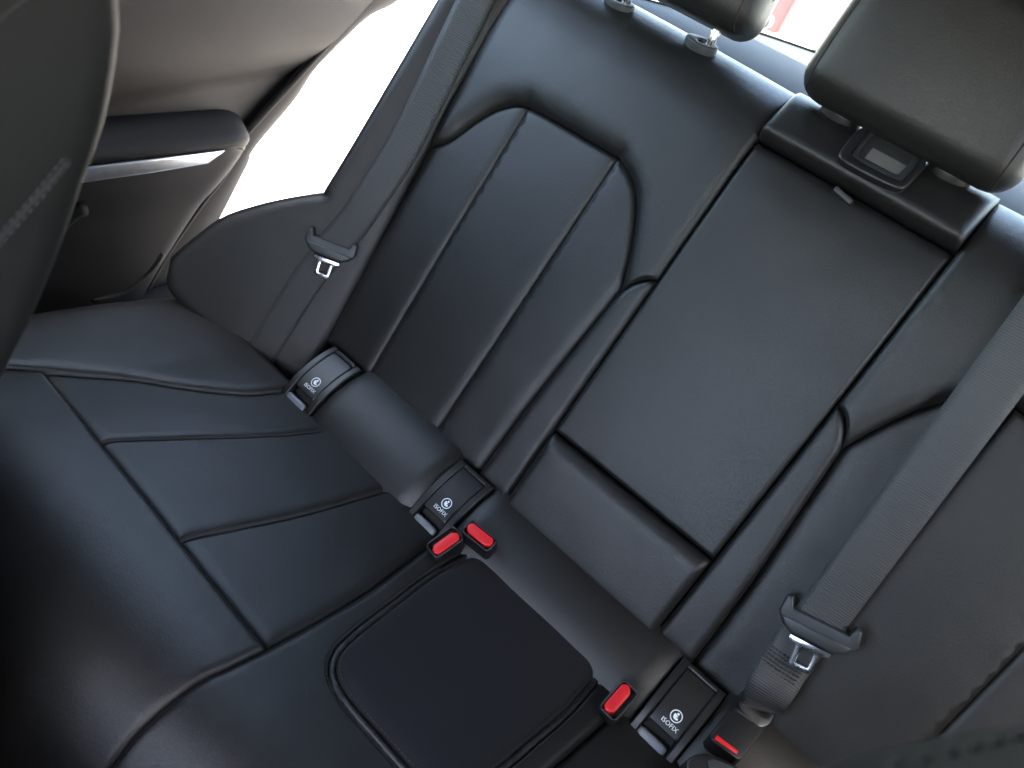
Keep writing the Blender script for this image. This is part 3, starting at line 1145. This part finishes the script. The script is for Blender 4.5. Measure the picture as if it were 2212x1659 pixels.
def buckle(pc, p_along, long_, short, label, anchor, normal, flip=1):
    fr, L, hit = pix_frame(pc, p_along, anchor, normal)
    t = empty('belt_buckle', fr(0, 0, -0.03), label, 'buckle', 'red-button belt buckles in the seat crease')
    hs = rrect(0, 0, long_, short, 0.006, 4)
    hole = rrect(0, 0, long_ - 0.005, short - 0.005, 0.004, 4)
    ring_prism('housing', hs, hole, fr, -0.060, 0.0, 'plastic', t, 0.0012, 72, -0.012)
    prism('slot_floor', rrect(0, 0, long_ - 0.003, short - 0.003, 0.004, 3), fr, -0.055, -0.008, 'black', t)
    # button: chamfered red key on one long side
    w = long_ - 0.0065
    y0 = (short / 2 - 0.0036) * flip
    y1 = y0 - 0.0145 * flip
    but = [(-w / 2, y0 - 0.004 * flip), (-w / 2 + 0.004, y0), (w / 2 - 0.004, y0), (w / 2, y0 - 0.004 * flip), (w / 2, y1 + 0.005 * flip), (w / 2 - 0.006, y1), (-w / 2 + 0.006, y1), (-w / 2, y1 + 0.005 * flip)]
    prism('release_button', but, fr, -0.02, 0.0015, 'red', t, 0.002, seg=3)
    return t


anc = CU(0, 0.095, 0.030)
buckle((961, 1170), (1003, 1140), 0.046, 0.026, 'leaning buckle with red button, nearest the left cushion inserts', CU(0, 0.10, 0.018), BUN, -1)
buckle((1036, 1156), (1066, 1180), 0.047, 0.023, 'upright buckle with red button wedged against the base roll', CU(0, 0.085, 0.030), BUN, 1)
buckle((1338, 1512), (1368, 1478), 0.046, 0.026, 'single buckle with red button at the right corner of centre pad', CU(0, 0.095, 0.020), BUN, 1)

# ------------------------------------------------------------------ left belt
LBN = SN
blt = empty('seat_belt', SB(0.05, 0.02, 0.01), 'seat belt with tongue hanging over the left side bolster by the door', 'seat belt')


def sbelt(px0, px1, off):
    a = np.array(SB.px(px0, off)) * 0.5 + np.array(SB.px(px1, off)) * 0.5
    return a


cl = []
for p0, p1, off in [((1010, -90), (1115, -60), 0.012), ((950, 60), (1042, 68), 0.012), ((838, 300), (905, 330), 0.012), ((760, 430), (822, 452), 0.012), ((722, 480), (790, 500), 0.010)]:
    a = sbelt(p0, p1, off)
    cl.append(SB(a[0], a[1], off))
a = sbelt((708, 543), (708, 543), 0.008)
cl.append(SB(a[0], a[1], 0.008))
ribbon('upper_webbing', cl, [LBN, LBN], 0.048, 0.0014, 'belt', blt)
cl2 = []
for p0, p1, off in [((700, 500), (768, 540), 0.0045), ((640, 575), (700, 615), 0.003), ((590, 655), (645, 700), 0.003), ((548, 721), (602, 771), 0.004), ((520, 765), (575, 815), 0.001)]:
    a = sbelt(p0, p1, off)
    cl2.append(SB(a[0], a[1], off))
ribbon('lower_webbing', cl2, [LBN, LBN], 0.047, 0.0014, 'belt', blt)


def tongue(fr, t, k=1.0):
    """belt tongue in a frame: a across, b up the belt, n out"""
    fr = Frame(fr.o, fr.a * k, fr.b * k, fr.n)
    W2 = 0.0375
    body = [(-W2, 0.019), (-0.0315, 0.021), (-0.0275, 0.010), (0.0275, 0.010), (0.0315, 0.021), (W2, 0.019), (W2 + 0.002, 0.002), (W2 - 0.006, -0.009), (0.022, -0.0125), (-0.022, -0.0125), (-W2 + 0.006, -0.009), (-W2 - 0.002, 0.002)]
    bd = prism('tongue_grip', body, fr, 0.0, 0.0105, 'plastic_grey', t, 0.003, seg=3)
    # two-level face: a sloped lower lip
    lip = [(-W2 + 0.002, 0.0005), (W2 - 0.002, 0.0005), (W2 - 0.007, -0.0085), (0.022, -0.0135), (-0.022, -0.0135), (-W2 + 0.007, -0.0085)]
    prism('grip_lip', lip, fr, 0.001, 0.0122, 'plastic_grey', bd, 0.0035, seg=3)
    pl = [(-0.0205, -0.012), (0.0205, -0.012), (0.0205, -0.0165), (0.0135, -0.0185), (0.0118, -0.021), (0.0118, -0.038), (0.009, -0.041), (-0.009, -0.041), (-0.0118, -0.038), (-0.0118, -0.021), (-0.0135, -0.0185), (-0.0205, -0.0165)]
    pl = [(a, b - 0.0035) for a, b in pl]
    hole = rrect(0, -0.031, 0.0125, 0.0165, 0.0015, 2)
    prism('latch_plate', pl, fr, 0.0045, 0.0072, 'metal', t, 0.0006, [hole], seg=2)


c0 = np.array(SB.px((715, 536), 0.006))
up = np.array(SB.px((790, 400), 0.006)) - c0
lf = np.array(SB.px((662, 512), 0.006))
rt_ = np.array(SB.px((768, 553), 0.006))
ax = nz(rt_ - lf)
bx = np.array([-ax[1], ax[0]])
if bx @ up < 0:
    bx = -bx
A3 = ax[0] * SE + ax[1] * UW
B3 = bx[0] * SE + bx[1] * UW
tongue(Frame(SB(c0[0], c0[1], 0.007), A3, B3, SN), blt)

# ------------------------------------------------------------------ right belt
brt = empty('seat_belt', BK(0.27, 0.13, 0.01), 'seat belt with tongue lying on the right backrest, clipped to black anchor', 'seat belt')


def bbelt(p0, p1, off):
    a = np.array(BK.px(p0, off)) * 0.5 + np.array(BK.px(p1, off)) * 0.5
    return BK(a[0], a[1], off)


cl = []
for p0, p1, off in [((2440, 350), (2570, 350), 0.014), ((2212, 659), (2340, 659), 0.013), ((2083, 831), (2212, 831), 0.012), ((1920, 1048), (2053, 1048), 0.011), ((1746, 1279), (1884, 1279), 0.012)]:
    cl.append(bbelt(p0, p1, off))
cl.append(bbelt((1772, 1337), (1772, 1337), 0.0135))
cl.append(bbelt((1756, 1358), (1756, 1358), 0.0135))
ribbon('upper_webbing', cl, [FW, FW], 0.055, 0.0014, 'belt', brt)
cl2 = []
for p0, p1, off in [((1755, 1296), (1862, 1350), 0.006), ((1698, 1340), (1785, 1400), 0.007), ((1653, 1411), (1741, 1456), 0.012), ((1636, 1444), (1720, 1486), 0.020),
                    ((1621, 1472), (1702, 1511), 0.024), ((1610, 1502), (1685, 1540), 0.020), ((1608, 1515), (1680, 1552), 0.008)]:
    cl2.append(bbelt(p0, p1, off))
lw = ribbon('lower_webbing', cl2, [FW, FW, nz(FW + 0.2 * CN)], [0.055, 0.055, 0.053, 0.045], 0.0016, 'belt', brt)
# sewn block of the lower webbing
e0 = [bbelt((1650, 1420), (1650, 1420), 0.0165), bbelt((1731, 1463), (1731, 1463), 0.0165)]
dirb = nz(bbelt((1698, 1340), (1785, 1400), 0.007) - bbelt((1636, 1444), (1720, 1486), 0.020))
for k in range(6):
    o_ = dirb * (-0.010 + 0.0046 * k)
    stitches('stitch_row', [e0[0] + o_ + dirb * 0.003, (e0[0] + e0[1]) / 2 + o_, e0[1] + o_ - dirb * 0.001], 'dark_thread', lw, length=0.004, pitch=0.0048, r=0.0009)
c0 = np.array(BK.px((1766, 1358), 0.012))
lf = np.array(BK.px((1704, 1335), 0.012))
rt_ = np.array(BK.px((1833, 1400), 0.012))
up = np.array(BK.px((1860, 1200), 0.012)) - c0
ax = nz(rt_ - lf)
bx = np.array([-ax[1], ax[0]])
if bx @ up < 0:
    bx = -bx
tongue(Frame(BK(c0[0], c0[1], 0.0125), ax[0] * EX + ax[1] * UW, bx[0] * EX + bx[1] * UW, FW), brt, 1.14)
# steel anchor plate with a curved eye
an_n = nz(BIS + 0.35 * RT)
anch_pt = roll(0.27, 0.012, 0.016)
fr, _, hit = pix_frame((1590, 1528), (1655, 1572), anch_pt, an_n)


def loc(fr, hit, p):
    d = hit(p) - fr.o
    return float(d @ fr.a), float(d @ fr.b)


eye_o = chaikin([loc(fr, hit, p) for p in [(1594, 1528), (1596, 1500), (1606, 1490), (1616, 1492), (1612, 1506), (1622, 1524), (1644, 1542), (1660, 1544), (1672, 1532), (1670, 1550), (1660, 1566), (1640, 1572), (1626, 1558)]], 2)
prism('anchor_plate', eye_o, fr, -0.002, 0.0012, 'steel_shaded', brt, 0.0005)

# black anchor buckle with a red strip
fr, L, hit = pix_frame((1581, 1530), (1648, 1572), anch_pt - an_n * 0.004, an_n)
bt = empty('anchor_buckle', fr(0.02, -0.02, -0.02), 'square black anchor buckle with a thin red strip, below the right belt', 'buckle')
q = [loc(fr, hit, p) for p in [(1578, 1532), (1590, 1528), (1645, 1566), (1650, 1578), (1600, 1642), (1590, 1642), (1536, 1600), (1534, 1588)]]
prism('housing', q, fr, -0.022, 0.003, 'plastic', bt, 0.002, seg=3)
q = [loc(fr, hit, p) for p in [(1588, 1540), (1640, 1574), (1643, 1570), (1590, 1535)]]
prism('top_ridge', q, fr, 0.002, 0.0048, 'plastic_grey', bt, 0.0006)
q = [loc(fr, hit, p) for p in [(1546, 1590), (1593, 1625), (1589, 1632), (1541, 1598)]]
prism('release_strip', q, fr, 0.0, 0.0042, 'red', bt, 0.0006)

# low dark buckle at the bottom edge
fr, L, hit = pix_frame((1500, 1610), (1600, 1650), CU(0, 0.115, 0.024), BUN)
dk = empty('belt_buckle', fr(0.02, -0.01, -0.03), 'plain black buckle end lying under the anchor buckle, at bottom edge', 'buckle', 'black buckle ends')
q = chaikin([loc(fr, hit, p) for p in [(1472, 1652), (1498, 1630), (1535, 1628), (1590, 1656), (1640, 1690), (1600, 1730), (1500, 1700)]], 2)
prism('housing', q, fr, -0.03, 0.006, 'plastic', dk, 0.004, seg=3)
q = chaikin([loc(fr, hit, p) for p in [(1520, 1646), (1545, 1640), (1602, 1668), (1590, 1690), (1535, 1676)]], 1)
prism('button', q, fr, -0.01, 0.0085, 'plastic_grey', dk, 0.002, seg=3)

# ------------------------------------------------------------------ headrests
def headrest(cx, u0, h0, w, hh, tk, tilt, label, sock, post_x=0.068):
    c, s = math.cos(tilt), math.sin(tilt)
    a = EX
    b = c * UW + s * FW
    n = c * FW - s * UW
    fr = Frame(BK(cx, u0, h0), a, b, n)           # origin: bottom front edge, middle
    t = empty('headrest', fr(0, 0, -tk / 2), label, 'headrest', 'rear headrests')

    def warp(p):
        y = (p[1] + hh / 2) / hh
        k = 1.0 - 0.10 * y ** 2
        x = p[0] * k
        z = p[2] - 0.010 * (p[0] / (w / 2)) ** 2 * (1 if p[2] > 0 else 0.3) + 0.006 * math.sin(y * math.pi)
        z += 0.0006 * noise.noise(Vector((p[0] * 18, p[1] * 18, 0.4 + cx)))
        if p[2] < 0:
            z += 0.30 * tk * max(0, y - 0.2) * 0.5
        return np.array([x, p[1], z])
    bm = rounded_box(w, hh, tk, np.array([0.030, 0.032, 0.036]), 20, warp)
    transform(bm, fr, (0, hh / 2, -tk / 2))
    body = bmobj('cushion', bm, 'leather_head', t)
    # sewn seams near both sides
    for sd in (-1, 1):
        for xx, mt in ((w / 2 - 0.0175, 'dark_thread'),):
            pts = []
            for k in range(30):
                y = 0.006 + (hh - 0.012) * k / 29
                dx = max(0.0, (xx - (w / 2 - 0.030)) / 0.030)
                dy = max(0.0, (abs(y - hh / 2) - (hh / 2 - 0.032)) / 0.032)
                zz = tk / 2 - 0.036 + 0.036 * math.sqrt(max(0.0, 1 - dx * dx - dy * dy))
                p = warp(np.array([sd * xx, y - hh / 2, zz]))
                pts.append(fr(p[0], p[1] + hh / 2, p[2] - tk / 2 - 0.0002))
            tube('seam', pts, 0.0011, mt, body, 6)
    for sd in (-1, 1):
        p0 = BK(cx + sd * post_x, sock[0] - 0.02, sock[1] - 0.004)
        p1 = fr(sd * post_x, 0.035, -tk / 2)
        tube('post', [p0, p0 * 0.5 + p1 * 0.5, p1], 0.0068, 'metal', t, 14)
    return t


hrC = headrest(0.006, 0.6770, 0.046, 0.262, 0.185, 0.090, math.radians(10), 'large centre headrest above the armrest section, low on its posts', (BK.px((1822, 240), -0.018)[1], -0.018))
hrL = headrest(-0.328, 0.7030, 0.025, 0.228, 0.185, 0.095, math.radians(8), 'left headrest cut by the top edge, with steel post showing', (BK.px((1517, 90), -0.030)[1], -0.030))


def collar(x, u, h, parent, label, mat='plastic_grey', rx=0.021, ry=0.0125):
    nrm = nz(UW * 0.9 + FW * 0.6)
    fr = Frame(BK(x, u, h), EX, np.cross(nrm, EX), nrm)
    o = prism('headrest_collar', disc(0, 0, rx, ry, 28), fr, -0.012, 0.0012, mat, parent, 0.002, [disc(0, 0, 0.0068, 0.0068, 14)], seg=3)
    return o


lb = [o for o in COL.objects if o.name.startswith('outer_backrest')][0]
collar(*BK.px((1340, 2), -0.030), -0.030, lb, None, 'plastic_grey', 0.0235, 0.014)
collar(*BK.px((1517, 90), -0.030), -0.030, lb, None, 'plastic_grey', 0.0235, 0.014)
collar(*BK.px((1822, 240), -0.018), -0.018, ct, None, 'plastic', 0.026, 0.016)
collar(*BK.px((2056, 366), -0.018), -0.018, ct, None, 'plastic', 0.026, 0.016)

# belt guide bezel of the centre section
NB = nz(UW * 0.42 + FW)
bo = BK.wpx((1910, 345), 0.006)


def hitp(p, A, n):
    r = RWC @ ray_cam(p)
    return CAM + r * ((n @ A - n @ CAM) / (n @ r))


bez = Frame(bo, EX, np.cross(NB, EX), NB)


def bpx(p):
    d = hitp(p, bo, NB) - bo
    return float(d @ bez.a), float(d @ bez.b)


bouter = chaikin([bpx(p) for p in [(1876, 255), (1806, 336), (1812, 352), (1936, 416), (1958, 410), (2022, 332)]], 2)
binner = chaikin([bpx(p) for p in [(1896, 262), (1838, 334), (1842, 346), (1936, 396), (1952, 392), (2004, 326)]], 1)
binner2 = chaikin([bpx(p) for p in [(1902, 272), (1854, 332), (1858, 342), (1932, 380), (1944, 376), (1990, 324)]], 1)
gt = ring_prism('belt_guide', bouter, binner, bez, -0.014, 0.0055, 'plastic', ct, 0.0025)
ring_prism('guide_inner_rim', binner, binner2, bez, -0.010, 0.0020, 'plastic_grey', gt, 0.001)
prism('guide_cavity', bouter, bez, -0.030, -0.002, 'black', gt)
q = [bpx(p) for p in [(1886, 318), (1960, 358), (1940, 378), (1868, 340)]]
prism('stowed_webbing', q, bez, -0.004, -0.0008, 'stowed', gt)

# ================================================================== door
DA = math.radians(6)
DD = np.array([-math.sin(DA), math.cos(DA), 0.0])       # rearwards along the door
DN = np.array([math.cos(DA), math.sin(DA), 0.0])        # into the cabin
DR = Frame((-0.90, -0.02, 0), DD, (0, 0, 1), DN)
edge_px = [(900, -120), (770, 17), (740, 50), (640, 158), (522, 288), (518, 311), (465, 391), (432, 431), (355, 542), (300, 640)]
EDGE = [DR.px(p) for p in edge_px]                       # (along, z), from the top down


_es = np.array(spline(EDGE, 0.004))[::-1]
_EZ = np.maximum.accumulate(_es[:, 1]) + np.arange(len(_es)) * 1e-9
_EY = _es[:, 0]


def edge_at(z):
    return float(np.interp(z, _EZ, _EY))


def sm(x, a, b):
    t = min(1, max(0, (x - a) / (b - a)))
    return t * t * (3 - 2 * t)


dt = empty('car_door', DR(-0.4, -0.2, 0), 'open rear door with brown-grey upper panel, armrest and silver trim strip', 'door')


def zo(y):
    return 0.125 * (0.086 - y)


def sweep(name, prof, mat, y0, parent, taper=0.0, slope=False, drop=0.0, ny=34, ext=0.0):
    """prof: list of (protrusion, z); runs along the door to its rear edge"""
    V, F = [], []
    m = len(prof)
    for i in range(ny + 1):
        k = i / ny
        k = 1 - (1 - k) ** 1.8
        for p, z in prof:
            zz = z
            for _ in range(3):
                ye = edge_at(zz) + ext
                y = y0 + (ye - y0) * k
                e = ye - y
                tf = (1 - (1 - min(1, e / taper)) ** 2) ** 0.5 if taper and e < taper else 1.0
                zz = z + (zo(y) if slope else 0.0) - drop * (1 - tf)
            V.append(DR(y, zz, p * tf))
    for i in range(ny):
        for j in range(m - 1):
            a = i * m + j
            F.append((a, a + m, a + m + 1, a + 1))
    return mesh(name, V, F, mat, parent)


def curve2(pts, n=40):
    return [tuple(p) for p in spline(pts, 0.005)]


AZ = 0.189
up_prof = curve2([(0.000, 0.62), (0.004, 0.50), (0.010, 0.42), (0.016, 0.36), (0.014, 0.32), (0.002, 0.285), (-0.010, 0.262), (-0.014, 0.235), (-0.014, 0.12)])
sweep('upper_panel', up_prof, 'door', -0.75, dt)
arm_prof = curve2([(-0.012, AZ + 0.032), (0.020, AZ + 0.025), (0.044, AZ + 0.019), (0.056, AZ + 0.014), (0.060, AZ + 0.008), (0.058, AZ + 0.000), (0.046, AZ - 0.004)])
da = sweep('door_armrest', arm_prof, 'door_dark', -0.75, dt, 0.11, True, 0.045)
low_prof = curve2([(0.030, AZ + 0.002), (0.036, AZ - 0.02), (0.034, AZ - 0.06), (0.024, AZ - 0.12), (0.030, AZ - 0.22), (0.020, AZ - 0.38), (0.010, AZ - 0.46)])
sweep('lower_panel', low_prof, 'door_dark', -0.75, dt, 0.06, True, 0.02)
sweep('backing_board', [(-0.018, 0.62), (-0.018, 0.5), (-0.018, 0.42), (-0.018, 0.36), (-0.018, 0.32), (-0.018, 0.28), (-0.018, 0.24), (-0.018, 0.2), (-0.018, 0.1), (-0.018, 0.05), (-0.018, 0.0), (-0.018, -0.28)], 'rubber', -0.75, dt, ext=0.03)
# aluminium strip under the armrest, pointed at its rear end
strip = []
e_top = [DR.px(p, 0.056) for p in [(60, 392), (150, 362), (330, 342), (488, 322)]]
e_bot = [DR.px(p, 0.056) for p in [(488, 322), (448, 352), (330, 372), (150, 398), (60, 425)]]
prism('trim_strip', e_top + e_bot[1:], DR, 0.03, 0.060, 'alu', dt, 0.004, seg=3)
# pocket lip low on the door
pk = [DR.px(p, 0.05) for p in [(195, 462), (170, 470), (120, 520), (95, 575)]]
tube('pocket_lip', [DR(a, b, 0.035) for a, b in spline(pk, 0.01)], 0.012, 'door_dark', dt, 8)
# shut face and rubber seal behind the panel's rear edge
outer_px = [(950, -90), (862, 0), (802, 33), (749, 80), (681, 150), (636, 217), (549, 321), (535, 355), (475, 472), (430, 560), (380, 640)]
OE = [DR.px(p, -0.01) for p in outer_px]


def strip_between(name, A, B, ha, hb, mat, parent, n=60):
    A, B = np.array(A), np.array(B)

    def rs(P):
        d = np.r_[0, np.cumsum(np.linalg.norm(np.diff(P, axis=0), axis=1))]
        s = np.linspace(0, d[-1], n)
        return np.stack([np.interp(s, d, P[:, j]) for j in range(2)], 1)
    A, B = rs(np.array(spline(A, 0.01))), rs(np.array(spline(B, 0.01)))
    V, F = [], []
    K = 5
    for i in range(n):
        for j in range(K):
            k = j / (K - 1)
            p = A[i] * (1 - k) + B[i] * k
            h = ha * (1 - k) + hb * k + 0.008 * math.sin(k * math.pi)
            V.append(DR(p[0], p[1], h))
    for i in range(n - 1):
        for j in range(K - 1):
            a = i * K + j
            F.append((a, a + 1, a + K + 1, a + K))
    return mesh(name, V, F, mat, parent)


sf = strip_between('shut_face', EDGE, OE, -0.002, -0.010, 'rubber', dt)
tube('door_seal', [DR(a + 0.004, b - 0.004, 0.004) for a, b in spline(EDGE, 0.012)], 0.0045, 'rubber', dt, 10)
# outer door skin (thickness of the door)
V = [DR(-0.75, 0.62, -0.09), DR(-0.75, -0.28, -0.09)]
ol = np.array(spline(OE, 0.02))
sk, F = [], []
for a, b in ol:
    sk += [DR(a, b, -0.010), DR(a, b, -0.09), DR(-0.75, b, -0.09)]
for i in range(len(ol) - 1):
    for j in range(2):
        a = i * 3 + j
        F.append((a, a + 1, a + 4, a + 3))
mesh('door_skin', sk, F, 'rubber', dt)

# unseen window pane above the door panel, added to filter side light
mesh('window_pane', [DR(-0.75, 0.60, -0.03), DR(0.45, 0.60, -0.03), (-0.765, 0.42, 0.90), (-0.765, -0.78, 0.93)], [(0, 1, 2, 3)], 'glass', dt, False)

# body sill below the door opening
sl = [DR.px(p, 0.06) for p in [(352, 548), (330, 580), (300, 608), (262, 634), (200, 650)]]
st_ = tube('sill_seal', [DR(a, b, 0.06) for a, b in spline(sl, 0.01)], 0.0035, 'rubber', None, 8)
tag(st_, 'thin curved rubber seal lip at the foot of the door opening', 'seal')
jb = box_between('door_sill', (-0.905, -2.05, -0.40), (-0.775, 0.05, -0.085), 'plastic', None, 0.02)
tag(jb, 'dark sill between door and cushion edge', 'sill')

# ================================================================== parcel shelf, rear window
SHZ = 0.575


def back_y(x):
    return 0.76 - 1.35 * x * x


V, F = [], []
nx = 40
for i in range(nx + 1):
    x = -0.72 + 1.44 * i / nx
    yb = max(0.45, back_y(x))
    for k, (y, z) in enumerate([(0.405, SHZ - 0.30), (0.408, SHZ - 0.012), (0.42, SHZ), (0.42 + (yb - 0.42) * 0.5, SHZ + 0.001), (yb, SHZ), (yb + 0.02, SHZ - 0.03)]):
        V.append((x, y, z))
for i in range(nx):
    for j in range(5):
        a = i * 6 + j
        F.append((a, a + 6, a + 7, a + 1))
ps = mesh('parcel_shelf', V, F, 'shelf')
tag(ps, 'dark fabric parcel shelf with sky blue painted in, behind the headrests', 'parcel shelf')

rw = empty('rear_window', (0, 0.76, SHZ), 'sloping rear window behind the headrests', 'window')


def winpt(x, k):
    yb = max(0.40, back_y(x))
    yt = 0.485 + 0.02 * (1 - (x / 0.6) ** 2)
    zt = 0.845 - 0.05 * (x / 0.6) ** 2
    return (x * (1 - 0.1 * k), yb + (yt - yb) * k, SHZ - 0.01 + (zt - SHZ + 0.01) * k + 0.03 * math.sin(k * math.pi))


def winstrip(name, k0, k1, mat, off, n=6):
    V, F = [], []
    for i in range(nx + 1):
        x = -0.60 + 1.20 * i / nx
        for j in range(n + 1):
            p = winpt(x, k0 + (k1 - k0) * j / n)
            V.append((p[0], p[1] + off, p[2] + off))
    for i in range(nx):
        for j in range(n):
            a = i * (n + 1) + j
            F.append((a, a + 1, a + n + 2, a + n + 1))
    return mesh(name, V, F, mat, rw)


winstrip('pane', 0.0, 1.0, 'glass', 0.0)
winstrip('border_strip', 0.0, 0.05, 'plastic_grey', -0.004, 2)
# high brake lamp housing on the shelf
hb = empty('brake_lamp_housing', (-0.33, 0.62, SHZ), 'small curved lamp housing on the shelf behind left headrest', 'lamp housing')
c_ = hitp((1650, 62), np.array([0, 0, SHZ]), np.array([0, 0, 1.0]))
bm = rounded_box(0.055, 0.035, 0.022, 0.010, 6)
for v in bm.verts:
    v.co = Vector((float(c_[0]) - 0.02 + v.co.x, float(c_[1]) + v.co.y, SHZ + 0.011 + v.co.z))
bmobj('shell', bm, 'plastic_grey', hb)

# ================================================================== front seats
from mathutils.bvhtree import BVHTree


def front_seat(side, rear, xin, label):
    """backrest of a front seat: rear edge profile (y, z); xin: [(z, x of the inboard face)]"""
    t = empty('front_seat', (side * 0.5, rear[-1][0], -0.3), label, 'front seat', 'front seats')
    rr = np.array(spline(rear, 0.02))
    tt = np.gradient(rr, axis=0)
    tt /= np.linalg.norm(tt, axis=1)[:, None]
    nn = np.stack([-tt[:, 1], tt[:, 0]], 1)
    if nn[:, 0].mean() < 0:
        nn = -nn
    Wd, Dp, R = 0.46, 0.16, 0.036
    pts = dense(rrect(Wd / 2, -Dp / 2, Wd, Dp, R, 8), 0.02)
    zs = [z for z, _ in xin]
    xs = [x for _, x in xin]
    V, F = [], []
    m = len(pts)
    for p, nv in zip(rr, nn):
        x_in = float(np.interp(p[1], zs, xs))
        for a, d in pts:
            w = 0.0012 * noise.noise(Vector((a * 12, p[1] * 9, d * 12)))
            V.append((x_in + side * (a - w), p[0] + nv[0] * (d + w), p[1] + nv[1] * (d + w)))
    for i in range(len(rr) - 1):
        for j in range(m):
            q = i * m + j
            F.append((q, q + m, i * m + m + (j + 1) % m, i * m + (j + 1) % m))
    F.append(tuple(range(m)))
    bk = mesh('backrest', V, F, 'front_leather', t)
    bs = rounded_box(0.46, 0.54, 0.26, 0.05, 6)
    for v in bs.verts:
        v.co = Vector((v.co.x + side * 0.48, v.co.y + rear[-1][0] - 0.28, v.co.z - 0.17))
    bmobj('unseen_seat_base', bs, 'front_leather', t)  # unseen base, added to block light through the footwell
    hs_ = rounded_box(0.27, 0.11, 0.19, 0.04, 8)
    for v in hs_.verts:
        v.co = Vector((v.co.x + side * 0.52, v.co.y + rear[0][0] - 0.06, v.co.z + rear[0][1] + 0.075))
    bmobj('unseen_head_pillow', hs_, 'front_leather', t)  # unseen headrest, added to cut light from the front
    bm2 = bmesh.new()
    bm2.from_mesh(bk.data)
    bmesh.ops.recalc_face_normals(bm2, faces=bm2.faces)
    bm2.to_mesh(bk.data)
    bvh = BVHTree.FromBMesh(bm2)
    bm2.free()

    def hit(p, lift=0.0008):
        r = Vector([float(c) for c in RWC @ ray_cam(p)]).normalized()
        o = Vector([float(c) for c in CAM])
        h = bvh.ray_cast(o, r)
        if h[0] is None:
            return None
        return np.array(h[0] - r * lift)
    return t, bk, hit


def on_seat(hit, pix, lift=0.0008, n=14):
    P = spline(pix, 12.0)
    q = [hit(p, lift) for p in P]
    return [p for p in q if p is not None]


REAR_L = [(-0.385, 0.82), (-0.386, 0.72), (-0.386, 0.649), (-0.390, 0.621), (-0.402, 0.575), (-0.416, 0.542), (-0.434, 0.497), (-0.457, 0.449), (-0.481, 0.407), (-0.54, 0.30), (-0.60, 0.16), (-0.65, -0.02), (-0.69, -0.30)]
fsl, bkl, hitl = front_seat(-1, REAR_L, [(-0.3, -0.27), (0.5, -0.285), (0.9, -0.30)], 'dark leather front seat back at the left edge with double stitched seam')
for o in (0, 13):
    q = on_seat(hitl, [(p[0] + o, p[1] + o * 0.9) for p in [(140, 340), (115, 370), (70, 425), (0, 505), (-60, 580)]])
    stitches('stitch_row', q, 'thread', bkl, length=0.0052, pitch=0.0060, r=0.0006)
tube('seam', on_seat(hitl, [(150, 342), (126, 372), (76, 431), (6, 511), (-54, 586)], -0.0006), 0.0016, 'dark_thread', bkl, 6)
tube('seam', on_seat(hitl, [(85, -36), (50, 2), (0, 42), (-40, 70)], -0.0006), 0.0015, 'dark_thread', bkl, 6)

REAR_R = [(-0.26, 0.80), (-0.300, 0.700), (-0.343, 0.616), (-0.355, 0.596), (-0.372, 0.572), (-0.392, 0.551), (-0.43, 0.50), (-0.475, 0.43), (-0.54, 0.30), (-0.60, 0.16), (-0.65, -0.02), (-0.69, -0.30)]
XIN_R = [(-0.3, 0.222), (0.45, 0.222), (0.50, 0.224), (0.551, 0.240), (0.572, 0.254), (0.596, 0.273), (0.616, 0.288), (0.66, 0.318), (0.80, 0.38)]
fsr, bkr, hitr = front_seat(1, REAR_R, XIN_R, 'blurred dark leather front seat shoulder with coarse stitches, bottom right corner')
for p in [(1930, 1656), (1990, 1643), (2048, 1630), (2100, 1618), (2148, 1606), (2194, 1594), (2240, 1582)]:
    c_ = hitr(p, 0.0)
    if c_ is None:
        continue
    bm = rounded_box(0.0035, 0.0045, 0.0075, 0.0015, 2)
    for v in bm.verts:
        v.co = Vector([float(c_[i]) + v.co[i] for i in range(3)])
    bmobj('stitch', bm, 'dark_thread', bkr)

# ================================================================== outside, behind the car
pc = empty('parked_car', (-1.93, 4.9, GZ), 'overexposed white parked car with red tail lamp, seen through the rear window', 'car')
prof = [(-2.0, 0.25), (-2.05, 0.55), (-1.9, 0.85), (-1.5, 0.95), (-1.0, 1.40), (0.6, 1.45), (1.3, 0.98), (2.0, 0.85), (2.1, 0.5), (2.05, 0.25)]
cpf = Frame((-1.93, 4.9, GZ), (0, 1, 0), (0, 0, 1), (1, 0, 0))
prism('body', chaikin(prof, 2), cpf, -0.85, 0.85, 'carpaint', pc, 0.06, seg=3)
prism('side_window', [(-1.30, 1.00), (-0.92, 1.34), (0.52, 1.38), (1.08, 1.00)], cpf, 0.84, 0.858, 'carglass', pc, 0.004)
for xx in (-1.3, 1.3):
    prism('wheel', disc(xx, 0.32, 0.32, 0.32, 28), cpf, 0.68, 0.87, 'tyre', pc, 0.02)
prism('tail_lamp', [(-2.10, 0.64), (-1.80, 0.66), (-1.82, 0.80), (-2.07, 0.80)], cpf, 0.72, 0.866, 'tail', pc, 0.02)
